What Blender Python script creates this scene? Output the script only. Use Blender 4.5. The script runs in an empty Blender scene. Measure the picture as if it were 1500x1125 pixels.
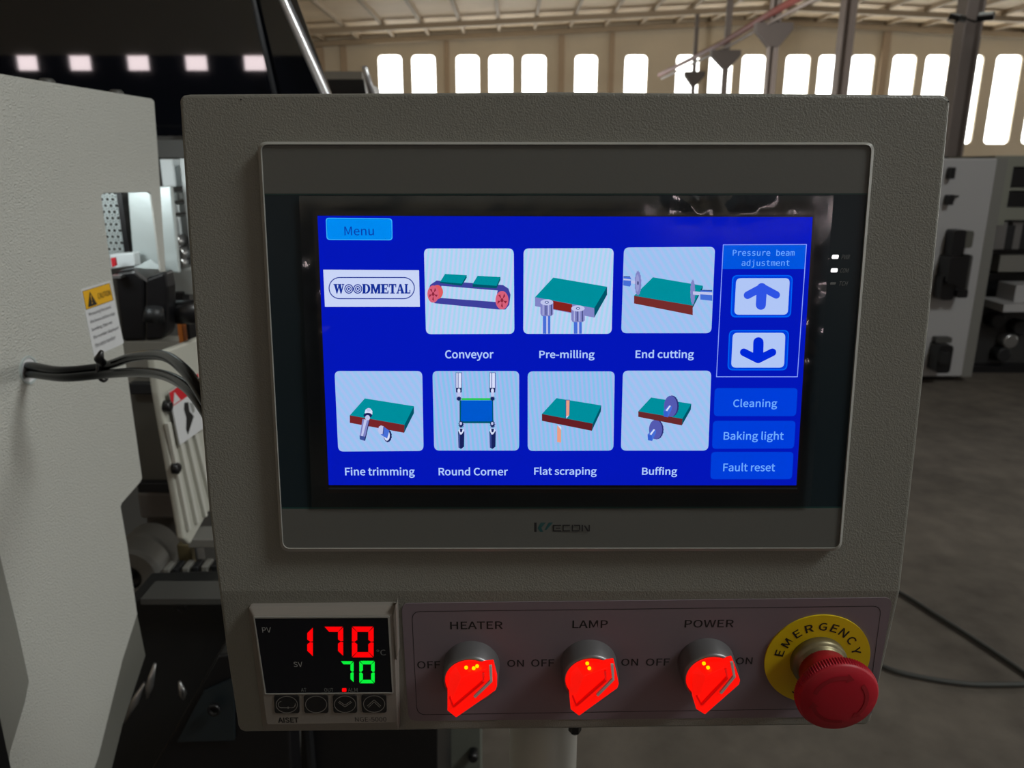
import bpy, bmesh, math, os, random
from mathutils import Vector, Matrix, Euler

random.seed(7)
SC = bpy.context.scene
COL = SC.collection
PI = math.pi
# ------------------------------------------------------------------ camera
FPX = 1130.0
PITCH = math.radians(16.0)
CAM = Vector((0, 0, 1.45))
cd = bpy.data.cameras.new('camera')
cd.sensor_width = 36.0
cd.lens = FPX / 1500.0 * 36.0
cd.clip_start = 0.02
cd.clip_end = 200
cd.dof.use_dof = True
cd.dof.focus_distance = 0.372
cd.dof.aperture_fstop = 17.0
cam = bpy.data.objects.new('camera', cd)
COL.objects.link(cam)
cam.location = CAM
cam.rotation_euler = (math.radians(90) - PITCH, 0, 0)
SC.camera = cam
# ------------------------------------------------------------------ colour management, world
SC.view_settings.view_transform = 'Standard'
SC.view_settings.look = 'None'
SC.view_settings.exposure = 0.0
SC.view_settings.gamma = 1.0
SC.view_settings.use_curve_mapping = False
SC.cycles.max_bounces = 8
SC.cycles.diffuse_bounces = 4
SC.cycles.sample_clamp_indirect = 4.0
SC.cycles.caustics_reflective = False
SC.cycles.caustics_refractive = False
w = bpy.data.worlds.new('world')
SC.world = w
w.use_nodes = True
w.node_tree.nodes['Background'].inputs[0].default_value = (0.80, 0.88, 1.0, 1)
w.node_tree.nodes['Background'].inputs[1].default_value = 1.0
WINDOW_GLOW = 5.0


def area_light(name, loc, target, sx, sy, power, color=(1, 1, 1)):
    l = bpy.data.lights.new(name, 'AREA')
    l.shape = 'RECTANGLE'
    l.size = sx
    l.size_y = sy
    l.energy = power
    l.color = color
    o = bpy.data.objects.new(name, l)
    COL.objects.link(o)
    o.location = loc
    d = Vector(target) - Vector(loc)
    o.rotation_euler = d.to_track_quat('-Z', 'Y').to_euler()
    return o


# high-bay lamps and roof skylight of the hall, plus added fill lights; all unseen
area_light('skylight_lamp', (3.8, -0.7, 5.3), (-0.5, 0.9, 1.2), 1.3, 1.3, 165, (0.97, 1.0, 0.97))
area_light('rear_bay_lamp', (3.4, -5.0, 5.2), (0, 0.4, 1.2), 2.0, 2.0, 8, (0.96, 1.0, 0.98))
area_light('added_uplight_rear', (0.0, -6.0, 1.6), (-4.0, -11.0, 5.2), 2.0, 1.0, 210, (0.9, 0.95, 1.0))  # unseen uplight, added to brighten the rear wall mirrored in the hood
area_light('added_uplight_far', (0.4, 12.0, 1.9), (5.0, 24.0, 6.0), 1.0, 1.0, 560, (1.0, 0.95, 0.88))  # no such lamp in the hall; added as uplight fill for wall and roof
area_light('hall_lamp_mid', (4.5, 8.0, 5.6), (5.5, 9.5, 0), 3.0, 3.0, 85, (1.0, 0.96, 0.9))
area_light('added_fill_interior', (-0.64, 0.98, 1.43), (-0.56, 1.3, 1.32), 0.12, 0.06, 0.42, (0.92, 1.0, 1.0))  # added light behind the cover, brightens the guard and white parts


# ------------------------------------------------------------------ projection helpers (pixel of the 1500x1125 photo -> point on a real plane)
FW = Vector((0, math.cos(PITCH), -math.sin(PITCH)))
UP = Vector((0, math.sin(PITCH), math.cos(PITCH)))
RT = Vector((1, 0, 0))


def ray(px, py):
    return FW * FPX + RT * (px - 750.0) + UP * (562.5 - py)


class Pl:
    """plane with local axes u, v and normal n towards the viewer"""
    def __init__(s, o, u, v):
        s.o = Vector(o); s.u = Vector(u).normalized(); s.v = Vector(v).normalized()
        s.n = s.u.cross(s.v).normalized()

    def w(s, px, py, h=0.0):
        r = ray(px, py)
        t = ((s.o - CAM).dot(s.n) + h) / r.dot(s.n)
        return CAM + r * t

    def l(s, px, py, h=0.0):
        d = s.w(px, py, h) - s.o
        return (d.dot(s.u), d.dot(s.v))

    def mat(s, o=None):
        o = s.o if o is None else o
        m = Matrix((s.u, s.v, s.n)).transposed().to_4x4()
        m.translation = o
        return m


def front(y):
    return Pl((0, y, 0), (1, 0, 0), (0, 0, 1))


def side(x):
    return Pl((x, 0, 0), (0, 1, 0), (0, 0, 1))


def at(px, py, y):
    return front(y).w(px, py)


# ------------------------------------------------------------------ materials
def lin(c):
    def f(v):
        v = v / 255.0
        return v / 12.92 if v <= 0.04045 else ((v + 0.055) / 1.055) ** 2.4
    return (f(c[0]), f(c[1]), f(c[2]), 1.0)


MATS = {}


def mat(name, rgb, rough=0.5, metal=0.0, bump=None, spec=0.5, var=None, coat=0.0, aniso=None):
    if name in MATS:
        return MATS[name]
    m = bpy.data.materials.new(name)
    m.use_nodes = True
    nt = m.node_tree
    b = nt.nodes['Principled BSDF']
    b.inputs['Base Color'].default_value = lin(rgb)
    b.inputs['Roughness'].default_value = rough
    b.inputs['Metallic'].default_value = metal
    b.inputs['Specular IOR Level'].default_value = spec
    b.inputs['Coat Weight'].default_value = coat
    tc = nt.nodes.new('ShaderNodeTexCoord')
    if bump:
        sc_, st, dist = bump
        n = nt.nodes.new('ShaderNodeTexNoise')
        n.inputs['Scale'].default_value = sc_
        n.inputs['Detail'].default_value = 2.0
        bp = nt.nodes.new('ShaderNodeBump')
        bp.inputs['Strength'].default_value = st
        bp.inputs['Distance'].default_value = dist
        nt.links.new(tc.outputs['Object'], n.inputs['Vector'])
        nt.links.new(n.outputs['Fac'], bp.inputs['Height'])
        nt.links.new(bp.outputs['Normal'], b.inputs['Normal'])
    if var:
        vs, amt = var[0], var[1]
        n2 = nt.nodes.new('ShaderNodeTexNoise')
        n2.inputs['Scale'].default_value = vs
        n2.inputs['Detail'].default_value = 5.0
        mr = nt.nodes.new('ShaderNodeMapRange')
        mr.inputs['From Min'].default_value = 0.3
        mr.inputs['From Max'].default_value = 0.7
        mr.inputs['To Min'].default_value = 1.0 - amt
        mr.inputs['To Max'].default_value = 1.0 + amt
        vm = nt.nodes.new('ShaderNodeVectorMath')
        vm.operation = 'SCALE'
        vm.inputs[0].default_value = lin(rgb)[:3]
        nt.links.new(tc.outputs['Object'], n2.inputs['Vector'])
        nt.links.new(n2.outputs['Fac'], mr.inputs['Value'])
        nt.links.new(mr.outputs['Result'], vm.inputs['Scale'])
        nt.links.new(vm.outputs['Vector'], b.inputs['Base Color'])
    MATS[name] = m
    return m


def glow(rgb, strength=1.0, name=None):
    """lit pixels, LED segments and back-lit panes"""
    k = name or 'lit_%d_%d_%d_%g' % (rgb[0], rgb[1], rgb[2], strength)
    if k in MATS:
        return MATS[k]
    m = bpy.data.materials.new(k)
    m.use_nodes = True
    nt = m.node_tree
    nt.nodes.remove(nt.nodes['Principled BSDF'])
    e = nt.nodes.new('ShaderNodeEmission')
    e.inputs[0].default_value = lin(rgb)
    e.inputs[1].default_value = strength
    nt.links.new(e.outputs[0], nt.nodes['Material Output'].inputs[0])
    MATS[k] = m
    return m


def glow_tile(name, a, b, scale, ang):
    """lcd tile: moire banding of two tints painted into the glow"""
    m = glow(a, 1.0, name)
    nt = m.node_tree
    e = [n for n in nt.nodes if n.type == 'EMISSION'][0]
    tc = nt.nodes.new('ShaderNodeTexCoord')
    mp = nt.nodes.new('ShaderNodeMapping')
    mp.inputs['Rotation'].default_value = (0, 0, ang)
    wv = nt.nodes.new('ShaderNodeTexWave')
    wv.inputs['Scale'].default_value = scale
    wv.inputs['Distortion'].default_value = 1.2
    wv.inputs['Detail Scale'].default_value = 0.6
    mx = nt.nodes.new('ShaderNodeMix')
    mx.data_type = 'RGBA'
    mx.inputs[6].default_value = lin(a)
    mx.inputs[7].default_value = lin(b)
    nt.links.new(tc.outputs['Object'], mp.inputs[0])
    nt.links.new(mp.outputs[0], wv.inputs[0])
    nt.links.new(wv.outputs['Fac'], mx.inputs[0])
    nt.links.new(mx.outputs[2], e.inputs[0])
    return m


POWDER = mat('textured_grey_powder_coat', (121, 121, 114), 0.36, 0, (1250, 0.5, 0.0006))
POWDER_L = mat('light_grey_powder_coat', (194, 195, 189), 0.34, 0, (520, 1.0, 0.002))
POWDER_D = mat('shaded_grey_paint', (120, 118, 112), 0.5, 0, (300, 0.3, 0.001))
HMI_GREY = mat('hmi_grey_plastic', (87, 88, 85), 0.5, 0, (900, 0.08, 0.0003))
HMI_RIM = mat('hmi_rim_plastic', (150, 150, 145), 0.35)
GLASS_DK = mat('dark_front_glass', (30, 42, 48), 0.3, spec=0.2)
SCREEN_BORDER = mat('screen_border_black', (6, 7, 10), 0.3)
TEAL_EDGE = mat('teal_print', (20, 62, 60), 0.4)
BLACK_PRINT = mat('black_print', (14, 14, 16), 0.6)
GREY_PRINT = mat('grey_print', (150, 152, 150), 0.6)
DIM_PRINT = mat('dim_grey_print', (112, 116, 116), 0.6)
LABEL_PLATE = mat('label_film_mauve_grey', (116, 105, 113), 0.5, 0, (400, 0.08, 0.0003))
TC_GREY = mat('controller_grey_plastic', (124, 119, 113), 0.45, 0, (700, 0.1, 0.0003))
TC_FACE = mat('controller_black_window', (8, 12, 22), 0.25)
TC_BUTTON = mat('button_rubber_black', (18, 19, 21), 0.45)
CHROME = mat('smoked_chrome', (118, 118, 120), 0.38, 0.55)
COLLAR_METAL = mat('satin_metal_collar', (128, 120, 92), 0.42, 0.6)
RED_PLASTIC = mat('emergency_red_plastic', (166, 7, 32), 0.5, 0, (500, 0.12, 0.0005))
RED_DARK = mat('emergency_red_groove', (142, 6, 24), 0.6)
YELLOW = mat('emergency_yellow_disc', (212, 186, 8), 0.5)
BLACK_RUBBER = mat('black_cable_rubber', (6, 6, 7), 0.22, spec=0.15)
BLACK_PAINT = mat('black_machine_paint', (14, 14, 17), 0.35)
BLACK_METAL = mat('dark_steel', (40, 41, 43), 0.45, 0.4)
DARK_GREY = mat('dark_grey_cast', (70, 70, 68), 0.5)
MID_GREY = mat('mid_grey_machine', (118, 117, 112), 0.5)
STEEL = mat('brushed_steel', (175, 176, 176), 0.3, 0.9)
SILVER = mat('silver_tube', (205, 205, 208), 0.3, 0.6)
ZINC = mat('galvanised_plate', (196, 206, 206), 0.35, 0.25, (60, 0.1, 0.002))
ORANGE = mat('orange_paint', (190, 104, 30), 0.5)
WHITE_ST = mat('sticker_white', (215, 217, 220), 0.5)
YELLOW_ST = mat('sticker_yellow', (236, 178, 0), 0.5)
RED_ST = mat('sticker_red', (205, 24, 40), 0.5)
ACRYLIC = mat('black_acrylic', (8, 10, 16), 0.025, 0, spec=0.6)
WALL_BEIGE = mat('beige_wall_sheet', (202, 190, 168), 0.8, 0, (3, 0.2, 0.01), var=(0.6, 0.06))
ROOF_SHEET = mat('roof_sheet', (200, 180, 150), 0.7, var=(0.8, 0.1))
PURLIN = mat('purlin_paint', (158, 142, 120), 0.7)
COLUMN = mat('column_paint', (122, 114, 110), 0.6)
RAIL_RED = mat('conductor_rail_red', (104, 54, 50), 0.6)
FAR_WHITE = mat('far_machine_white', (168, 168, 170), 0.5)
FAR_GREY = mat('far_machine_grey', (96, 96, 94), 0.5)
PALE_GREEN = mat('pale_machine_green', (128, 130, 120), 0.6)
WHEEL = mat('rubber_wheel_grey', (112, 110, 106), 0.6)


def concrete():
    m = mat('concrete_floor', (92, 86, 79), 0.7)
    nt = m.node_tree
    b = nt.nodes['Principled BSDF']
    tc = nt.nodes.new('ShaderNodeTexCoord')
    n1 = nt.nodes.new('ShaderNodeTexNoise'); n1.inputs['Scale'].default_value = 1.6; n1.inputs['Detail'].default_value = 8
    n1.inputs['Roughness'].default_value = 0.65
    n2 = nt.nodes.new('ShaderNodeTexNoise'); n2.inputs['Scale'].default_value = 9; n2.inputs['Detail'].default_value = 6
    r = nt.nodes.new('ShaderNodeValToRGB')
    r.color_ramp.elements[0].position = 0.35; r.color_ramp.elements[0].color = lin((70, 64, 58))
    r.color_ramp.elements[1].position = 0.68; r.color_ramp.elements[1].color = lin((112, 105, 96))
    mx = nt.nodes.new('ShaderNodeMix'); mx.data_type = 'FLOAT'; mx.inputs[0].default_value = 0.35
    bp = nt.nodes.new('ShaderNodeBump'); bp.inputs['Strength'].default_value = 0.15; bp.inputs['Distance'].default_value = 0.01
    for n in (n1, n2):
        nt.links.new(tc.outputs['Object'], n.inputs['Vector'])
    nt.links.new(n1.outputs['Fac'], mx.inputs[2]); nt.links.new(n2.outputs['Fac'], mx.inputs[3])
    nt.links.new(mx.outputs[0], r.inputs[0]); nt.links.new(r.outputs[0], b.inputs['Base Color'])
    nt.links.new(n2.outputs['Fac'], bp.inputs['Height']); nt.links.new(bp.outputs[0], b.inputs['Normal'])
    return m


CONCRETE = concrete()


# ------------------------------------------------------------------ mesh building
class MB:
    def __init__(s):
        s.v = []; s.f = []; s.mi = []; s.mats = []; s.sm = []

    def m(s, material):
        if material not in s.mats:
            s.mats.append(material)
        return s.mats.index(material)

    def add(s, verts, faces, material, smooth=False):
        b = len(s.v); k = s.m(material)
        s.v += [tuple(p) for p in verts]
        for f in faces:
            s.f.append([i + b for i in f]); s.mi.append(k); s.sm.append(smooth)

    def poly(s, pts, material):
        s.add(pts, [list(range(len(pts)))], material)

    def prism(s, pts, z0, z1, material, top_inset=None, side_mat=None):
        """pts: ccw outline (x, y); optional bevelled top edge of top_inset"""
        n = len(pts)
        cx = sum(p[0] for p in pts) / n; cy = sum(p[1] for p in pts) / n
        rings = [([(x, y, z0) for x, y in pts])]
        if top_inset:
            rings.append([(x, y, z1 - top_inset) for x, y in pts])
            out = []
            for i, (x, y) in enumerate(pts):
                a = Vector(pts[i - 1]); c = Vector(pts[(i + 1) % n]); p = Vector((x, y))
                d = (c - a)
                if d.length < 1e-9:
                    d = Vector((1, 0))
                nn = Vector((-d.y, d.x)).normalized()
                out.append((x + nn.x * top_inset, y + nn.y * top_inset, z1))
            rings.append(out)
        else:
            rings.append([(x, y, z1) for x, y in pts])
        V = [p for r in rings for p in r]
        F = []
        for k in range(len(rings) - 1):
            for i in range(n):
                j = (i + 1) % n
                F.append([k * n + i, k * n + j, (k + 1) * n + j, (k + 1) * n + i])
        s.add(V, F, side_mat or material)
        s.add(rings[-1], [list(range(n))], material)
        s.add(rings[0], [list(range(n))[::-1]], material)

    def ring(s, outer, inner, z0, z1, material):
        n = len(outer)
        V = [(x, y, z1) for x, y in outer] + [(x, y, z1) for x, y in inner] + [(x, y, z0) for x, y in outer] + [(x, y, z0) for x, y in inner]
        F = []
        for i in range(n):
            j = (i + 1) % n
            F += [[i, j, n + j, n + i], [2 * n + i, 2 * n + j, j, i], [n + i, n + j, 3 * n + j, 3 * n + i], [3 * n + i, 3 * n + j, 2 * n + j, 2 * n + i]]
        s.add(V, F, material)

    def box(s, x0, x1, y0, y1, z0, z1, material):
        x0, x1 = sorted((x0, x1)); y0, y1 = sorted((y0, y1))
        s.prism([(x0, y0), (x1, y0), (x1, y1), (x0, y1)], min(z0, z1), max(z0, z1), material)

    def lathe(s, prof, material, seg=48, cx=0, cy=0, cap=True, smooth=True, knurl=None):
        V = []; F = []
        n = len(prof)
        for i in range(seg):
            a = 2 * PI * i / seg
            for q, (r, z) in enumerate(prof):
                rr = r
                if knurl and q in knurl[0] and i % 2:
                    rr = r - knurl[1]
                V.append((cx + rr * math.cos(a), cy + rr * math.sin(a), z))
        for i in range(seg):
            j = (i + 1) % seg
            for k in range(n - 1):
                F.append([i * n + k, j * n + k, j * n + k + 1, i * n + k + 1])
        s.add(V, F, material, smooth)
        if cap:
            s.add([V[i * n + n - 1] for i in range(seg)], [list(range(seg))], material)
            s.add([V[i * n] for i in range(seg)], [list(range(seg))[::-1]], material)

    def tube(s, pts, r, material, seg=12, smooth=True):
        pts = [Vector(p) for p in pts]
        V = []; F = []
        up = Vector((0, 0, 1))
        prev = None
        for i, p in enumerate(pts):
            t = (pts[min(i + 1, len(pts) - 1)] - pts[max(i - 1, 0)]).normalized()
            if prev is None:
                a = t.cross(up)
                if a.length < 1e-3:
                    a = t.cross(Vector((1, 0, 0)))
                a.normalize()
            else:
                a = (prev - t * prev.dot(t)).normalized()
            prev = a
            b = t.cross(a)
            rr = r[i] if isinstance(r, (list, tuple)) else r
            for k in range(seg):
                an = 2 * PI * k / seg
                V.append(p + a * math.cos(an) * rr + b * math.sin(an) * rr)
        for i in range(len(pts) - 1):
            for k in range(seg):
                l = (k + 1) % seg
                F.append([i * seg + k, i * seg + l, (i + 1) * seg + l, (i + 1) * seg + k])
        s.add(V, F, material, smooth)
        s.add(V[:seg], [list(range(seg))[::-1]], material)
        s.add(V[-seg:], [list(range(seg))], material)

    def build(s, name, parent=None, matrix=None, bevel=None, kind=None, label=None, fix=True):
        me = bpy.data.meshes.new(name)
        me.from_pydata(s.v, [], s.f)
        for m_ in s.mats:
            me.materials.append(m_)
        for p, k, sm in zip(me.polygons, s.mi, s.sm):
            p.material_index = k
            p.use_smooth = sm
        if fix:
            bm = bmesh.new(); bm.from_mesh(me)
            bmesh.ops.remove_doubles(bm, verts=bm.verts, dist=1e-6)
            bmesh.ops.recalc_face_normals(bm, faces=bm.faces)
            bm.to_mesh(me); bm.free()
        me.update()
        o = bpy.data.objects.new(name, me)
        COL.objects.link(o)
        if parent is not None:
            o.parent = parent
        if matrix is not None:
            o.matrix_local = matrix
        if bevel:
            b = o.modifiers.new('bevel', 'BEVEL')
            b.width = bevel; b.segments = 3; b.limit_method = 'ANGLE'; b.angle_limit = math.radians(35)
        if kind:
            o['kind'] = kind
        if label:
            o['label'] = label
        return o


def thing(name, label, cat, matrix=None, group=None):
    o = bpy.data.objects.new(name, None)
    o.empty_display_size = 0.02
    COL.objects.link(o)
    if matrix is not None:
        o.matrix_world = matrix
    o['label'] = label; o['category'] = cat
    if group:
        o['group'] = group
    return o


def tag(o, label, cat, group=None):
    o['label'] = label; o['category'] = cat
    if group:
        o['group'] = group
    return o


def copy_tree(o, parent=None):
    c = o.copy()
    COL.objects.link(c)
    c.parent = parent
    for ch in o.children:
        copy_tree(ch, c)
    return c


def rrect(x0, x1, y0, y1, r, seg=6):
    x0, x1 = sorted((x0, x1)); y0, y1 = sorted((y0, y1))
    P = []
    for cx, cy, a0 in ((x1 - r, y0 + r, -PI / 2), (x1 - r, y1 - r, 0), (x0 + r, y1 - r, PI / 2), (x0 + r, y0 + r, PI)):
        for i in range(seg + 1):
            a = a0 + PI / 2 * i / seg
            P.append((cx + r * math.cos(a), cy + r * math.sin(a)))
    return P


def rquad(c, r, seg=6):
    """rounded quad in pixel space; corners TL, TR, BR, BL"""
    out = []
    n = len(c)
    for i in range(n):
        p = Vector(c[i]); a = (Vector(c[i - 1]) - p).normalized(); b = (Vector(c[(i + 1) % n]) - p).normalized()
        p0 = p + a * r; p1 = p + b * r
        for k in range(seg + 1):
            t = k / seg
            # quadratic bezier bulged to an arc
            q = p0 * (1 - t) ** 2 + p * 2 * t * (1 - t) + p1 * t * t
            out.append((q.x, q.y))
    return out


def ell(cx, cy, rx, ry, n=28, teeth=0.0):
    return [(cx + rx * (1 + (teeth if i % 2 else 0)) * math.cos(2 * PI * i / n), cy + ry * (1 + (teeth if i % 2 else 0)) * math.sin(2 * PI * i / n)) for i in range(n)]


def capsule(x0, y0, x1, y1, r, n=8):
    a = math.atan2(y1 - y0, x1 - x0)
    P = []
    for i in range(n + 1):
        t = a - PI / 2 + PI * i / n
        P.append((x1 + r * math.cos(t), y1 + r * math.sin(t)))
    for i in range(n + 1):
        t = a + PI / 2 + PI * i / n
        P.append((x0 + r * math.cos(t), y0 + r * math.sin(t)))
    return P


class Draw:
    """flat print on a plane; outlines are read off in photo pixels; every shape lies a hair above the last"""
    def __init__(s, pl, base, h0, step=0.00003):
        s.pl = pl; s.b = Vector((base[0], base[1])); s.h = h0; s.step = step; s.mb = MB()

    def p(s, pts, material, view=None):
        if view:
            ox, oy, k = view
            pts = [(ox + x / k, oy + y / k) for x, y in pts]
        V = []
        for x, y in pts:
            u, v = s.pl.l(x, y, s.h)
            V.append((u - s.b.x, v - s.b.y, s.h))
        s.mb.poly(V, material)
        s.h += s.step

    def frame(s, c, wd, r, material):
        o = rquad(c, r)
        cx = sum(p[0] for p in c) / 4; cy = sum(p[1] for p in c) / 4
        ww = abs(c[1][0] - c[0][0]) / 2; hh = abs(c[3][1] - c[0][1]) / 2
        i = [(cx + (x - cx) * (1 - wd / ww), cy + (y - cy) * (1 - wd / hh)) for x, y in o]
        n = len(o)
        V = []
        for x, y in o + i:
            u, v = s.pl.l(x, y, s.h)
            V.append((u - s.b.x, v - s.b.y, s.h))
        s.mb.add(V, [[k, (k + 1) % n, n + (k + 1) % n, n + k] for k in range(n)], material)
        s.h += s.step


# ------------------------------------------------------------------ lettering
FONTS = {}


def font(kind):
    if kind in FONTS:
        return FONTS[kind]
    f = None
    fn = {'sans': 'Noto Sans CJK Regular.woff2', 'mono': 'DejaVuSansMono.woff2'}.get(kind)
    if fn:
        for root in (bpy.utils.resource_path('LOCAL'), bpy.utils.system_resource('DATAFILES', path='')):
            for sub in ('datafiles/fonts', 'fonts'):
                p = os.path.join(root or '', sub, fn)
                if f is None and os.path.exists(p):
                    try:
                        f = bpy.data.fonts.load(p)
                    except Exception:
                        f = None
    FONTS[kind] = f
    return f


def glyphs(txt, kind='sans', bold=0.0, shear=0.0, spacing=1.0, extr=0.0):
    """(verts, faces) of a text laid out flat, bounding box moved to the origin"""
    c = bpy.data.curves.new('lettering', 'FONT')
    c.body = txt
    f = font(kind)
    if f:
        c.font = f
    c.size = 1.0
    c.offset = bold
    c.shear = shear
    c.space_character = spacing
    c.resolution_u = 3
    c.extrude = extr
    o = bpy.data.objects.new('lettering', c)
    COL.objects.link(o)
    bpy.context.view_layer.update()
    dg = bpy.context.evaluated_depsgraph_get()
    me = bpy.data.meshes.new_from_object(o.evaluated_get(dg))
    V = [v.co.copy() for v in me.vertices]
    F = [list(p.vertices) for p in me.polygons]
    bpy.data.objects.remove(o); bpy.data.curves.remove(c); bpy.data.meshes.remove(me)
    x0 = min(v.x for v in V); y0 = min(v.y for v in V)
    x1 = max(v.x for v in V); y1 = max(v.y for v in V)
    return [((v.x - x0) / (x1 - x0), (v.y - y0) / (y1 - y0), v.z) for v in V], F


def lettering(mb, pl, base, h, txt, x0, x1, y0, y1, material, rot=0.0, **k):
    """write txt into the photo rectangle x0..x1, y0..y1, upright in the plane's own axes"""
    V, F = glyphs(txt, **k)
    cx, cy = (x0 + x1) / 2, (y0 + y1) / 2
    c = Vector(pl.l(cx, cy, h))
    wu = abs(pl.l(x1, cy, h)[0] - pl.l(x0, cy, h)[0])
    hv = abs(pl.l(cx, y0, h)[1] - pl.l(cx, y1, h)[1])
    ca, sa = math.cos(rot), math.sin(rot)
    out = []
    for x, y, z in V:
        a = (x - 0.5) * wu; b = (y - 0.5) * hv
        out.append((c.x + a * ca - b * sa - base[0], c.y + a * sa + b * ca - base[1], h))
    mb.add(out, F, material)


def lettering_quad(mb, pl, base, h, txt, q, material, **k):
    """write txt into the photo quad TL, TR, BR, BL"""
    V, F = glyphs(txt, **k)
    L = [Vector(pl.l(x, y, h)) for x, y in q]
    out = []
    for x, y, z in V:
        p = (L[3] * (1 - x) + L[2] * x) * (1 - y) + (L[0] * (1 - x) + L[1] * x) * y
        out.append((p.x - base[0], p.y - base[1], h))
    mb.add(out, F, material)


# ================================================================== THE HALL (setting)
ZFLOOR = 0.0
YB = 30.0            # far gable wall
YR = -11.0           # rear gable wall
pw = front(YB)


def lz(px, py):
    q = pw.w(px, py); return q.x, q.z


XL = lz(478, 60)[0]; ZE = 5.95
XP, ZP = lz(1110, 24)
XR = XP + (XP - XL)
ZE = lz(478, 56)[1]
XC = XL
XL = min(XL, -9.6)
ZE = ZP - (ZP - ZE) * (XP - XL) / (XP - XC)
XR = XP + (XP - XL)

mb = MB(); mb.box(XL - 1, XR + 1, YR - 1, YB + 1, -0.2, 0.0, CONCRETE)
mb.build('floor', kind='structure')

z_top = lz(700, 79)[1]; z_bot = lz(1425, 212)[1]
WPX = [(553, 590), (602, 639), (667, 703), (715, 752), (764, 801), (841, 876), (914, 949), (989, 1025), (1037, 1074), (1085, 1122),
       (1149, 1187), (1197, 1234), (1244, 1281), (1305, 1342), (1353, 1390), (1403, 1440), (1456, 1496), (1512, 1550)]
WX = [(lz(a, 105)[0], lz(b, 105)[0]) for a, b in WPX]
GLAZE = glow((255, 255, 250), WINDOW_GLOW, 'backlit_glazing')


def gable(name, y0, y1, wins):
    m = MB()
    xs = XL - 0.0
    zt = z_top

    def q(xa, xb, za, zb):
        m.add([(x, y, z) for y in (y0, y1) for x, z in ((xa, za), (xb, za), (xb, zb), (xa, zb))],
              [[0, 1, 2, 3], [7, 6, 5, 4], [0, 4, 5, 1], [1, 5, 6, 2], [2, 6, 7, 3], [3, 7, 4, 0]], WALL_BEIGE)
    q(XL, XR, 0, z_bot)
    px_ = XL
    for a, b in wins:
        q(px_, a, z_bot, zt); px_ = b
    q(px_, XR, z_bot, zt)
    V = []
    for y in (y0, y1):
        V += [(XL, y, zt), (XR, y, zt), (XR, y, ZE), (XP, y, ZP), (XL, y, ZE)]
    m.add(V, [[0, 1, 2, 3, 4], [9, 8, 7, 6, 5]] + [[i, (i + 1) % 5, 5 + (i + 1) % 5, 5 + i] for i in range(5)], WALL_BEIGE)
    return m.build(name, kind='structure')


gable('wall_back', YB, YB + 0.25, WX)
nw = 0
for a, b in WX:
    nw += 1
    m = MB()
    r = 0.16
    outer = rrect(a, b, z_bot, z_top, 0.002)
    inner = rrect(a + 0.03, b - 0.03, z_bot + 0.03, z_top - 0.03, r)
    m.ring(outer, inner, 0.0, 0.10, WALL_BEIGE)
    root = m.build('window_%d' % nw, kind='structure', matrix=Matrix(((1, 0, 0, 0), (0, 0, -1, YB + 0.10), (0, 1, 0, 0), (0, 0, 0, 1))))
    g = MB(); g.prism(rrect(a + 0.02, b - 0.02, z_bot + 0.02, z_top - 0.02, r), -0.03, 0.0, GLAZE)
    g.build('pane', parent=root)
# rear gable with five low windows that the black hood mirrors
yh = 1.5


def mirror(px, py):
    r = ray(px, py); t = yh / r.y
    p = CAM + r * t; d = Vector((r.x, -r.y, r.z))
    s_ = (YR - p.y) / d.y
    return p + d * s_


RW = []
for a, b in ((24, 56), (101, 134), (186, 219), (271, 304), (357, 390)):
    p0 = mirror(a, 103); p1 = mirror(b, 103)
    RW.append((p0.x, p1.x))
zr0 = mirror(200, 103).z; zr1 = mirror(200, 81).z
m = MB()
XL2 = XL
RW2 = [(a, b) for a, b in sorted(RW)] + [(RW[-1][0] + 0.86 * k, RW[-1][1] + 0.86 * k) for k in range(8, 18)]  # windows past the mirrored five are unseen, added for glints on the film
px_ = XL2
y0, y1 = YR - 0.25, YR


def qq(m, xa, xb, za, zb, y0, y1, material):
    m.add([(x, y, z) for y in (y0, y1) for x, z in ((xa, za), (xb, za), (xb, zb), (xa, zb))],
          [[0, 1, 2, 3], [7, 6, 5, 4], [0, 4, 5, 1], [1, 5, 6, 2], [2, 6, 7, 3], [3, 7, 4, 0]], material)


REFLECTION_DARK = mat('dark_reflection_wall', (38, 40, 48), 0.7)  # wall darkened to keep the hood's reflection dark, in place of machines
qq(m, XL2, XR, 0, zr0, y0, y1, REFLECTION_DARK)
qq(m, XL2, XR, zr1, ZP, y0, y1, WALL_BEIGE)
for a, b in RW2:
    qq(m, px_, a, zr0, zr1, y0, y1, REFLECTION_DARK); px_ = b
qq(m, px_, XR, zr0, zr1, y0, y1, REFLECTION_DARK)
m.build('wall_front', kind='structure')
GLAZE_R = glow((255, 236, 238), 18.0, 'rear_glazing')
for a, b in RW2:
    nw += 1
    m = MB(); qq(m, a, b, zr0, zr1, YR - 0.12, YR - 0.08, GLAZE_R)
    m.build('window_%d' % nw, kind='structure')

m = MB(); m.box(XL2 - 0.25, XL2, YR, YB, 0, ZP, WALL_BEIGE)
m.build('wall_left', kind='structure')
m = MB(); m.box(XR, XR + 0.25, YR, YB, 0, 1.8, WALL_BEIGE); m.box(XR, XR + 0.25, YR, YB, 5.0, ZP, WALL_BEIGE)
yy = YR
while yy < YB:
    m.box(XR, XR + 0.25, yy, min(yy + 1.6, YB), 1.8, 5.0, WALL_BEIGE); yy += 4.0
m.build('wall_right', kind='structure')
yy = YR + 1.6
while yy < YB - 2.4:
    nw += 1
    m = MB(); m.box(XR + 0.1, XR + 0.14, yy, yy + 2.4, 1.8, 5.0, GLAZE)
    m.build('window_%d' % nw, kind='structure'); yy += 4.0
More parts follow.
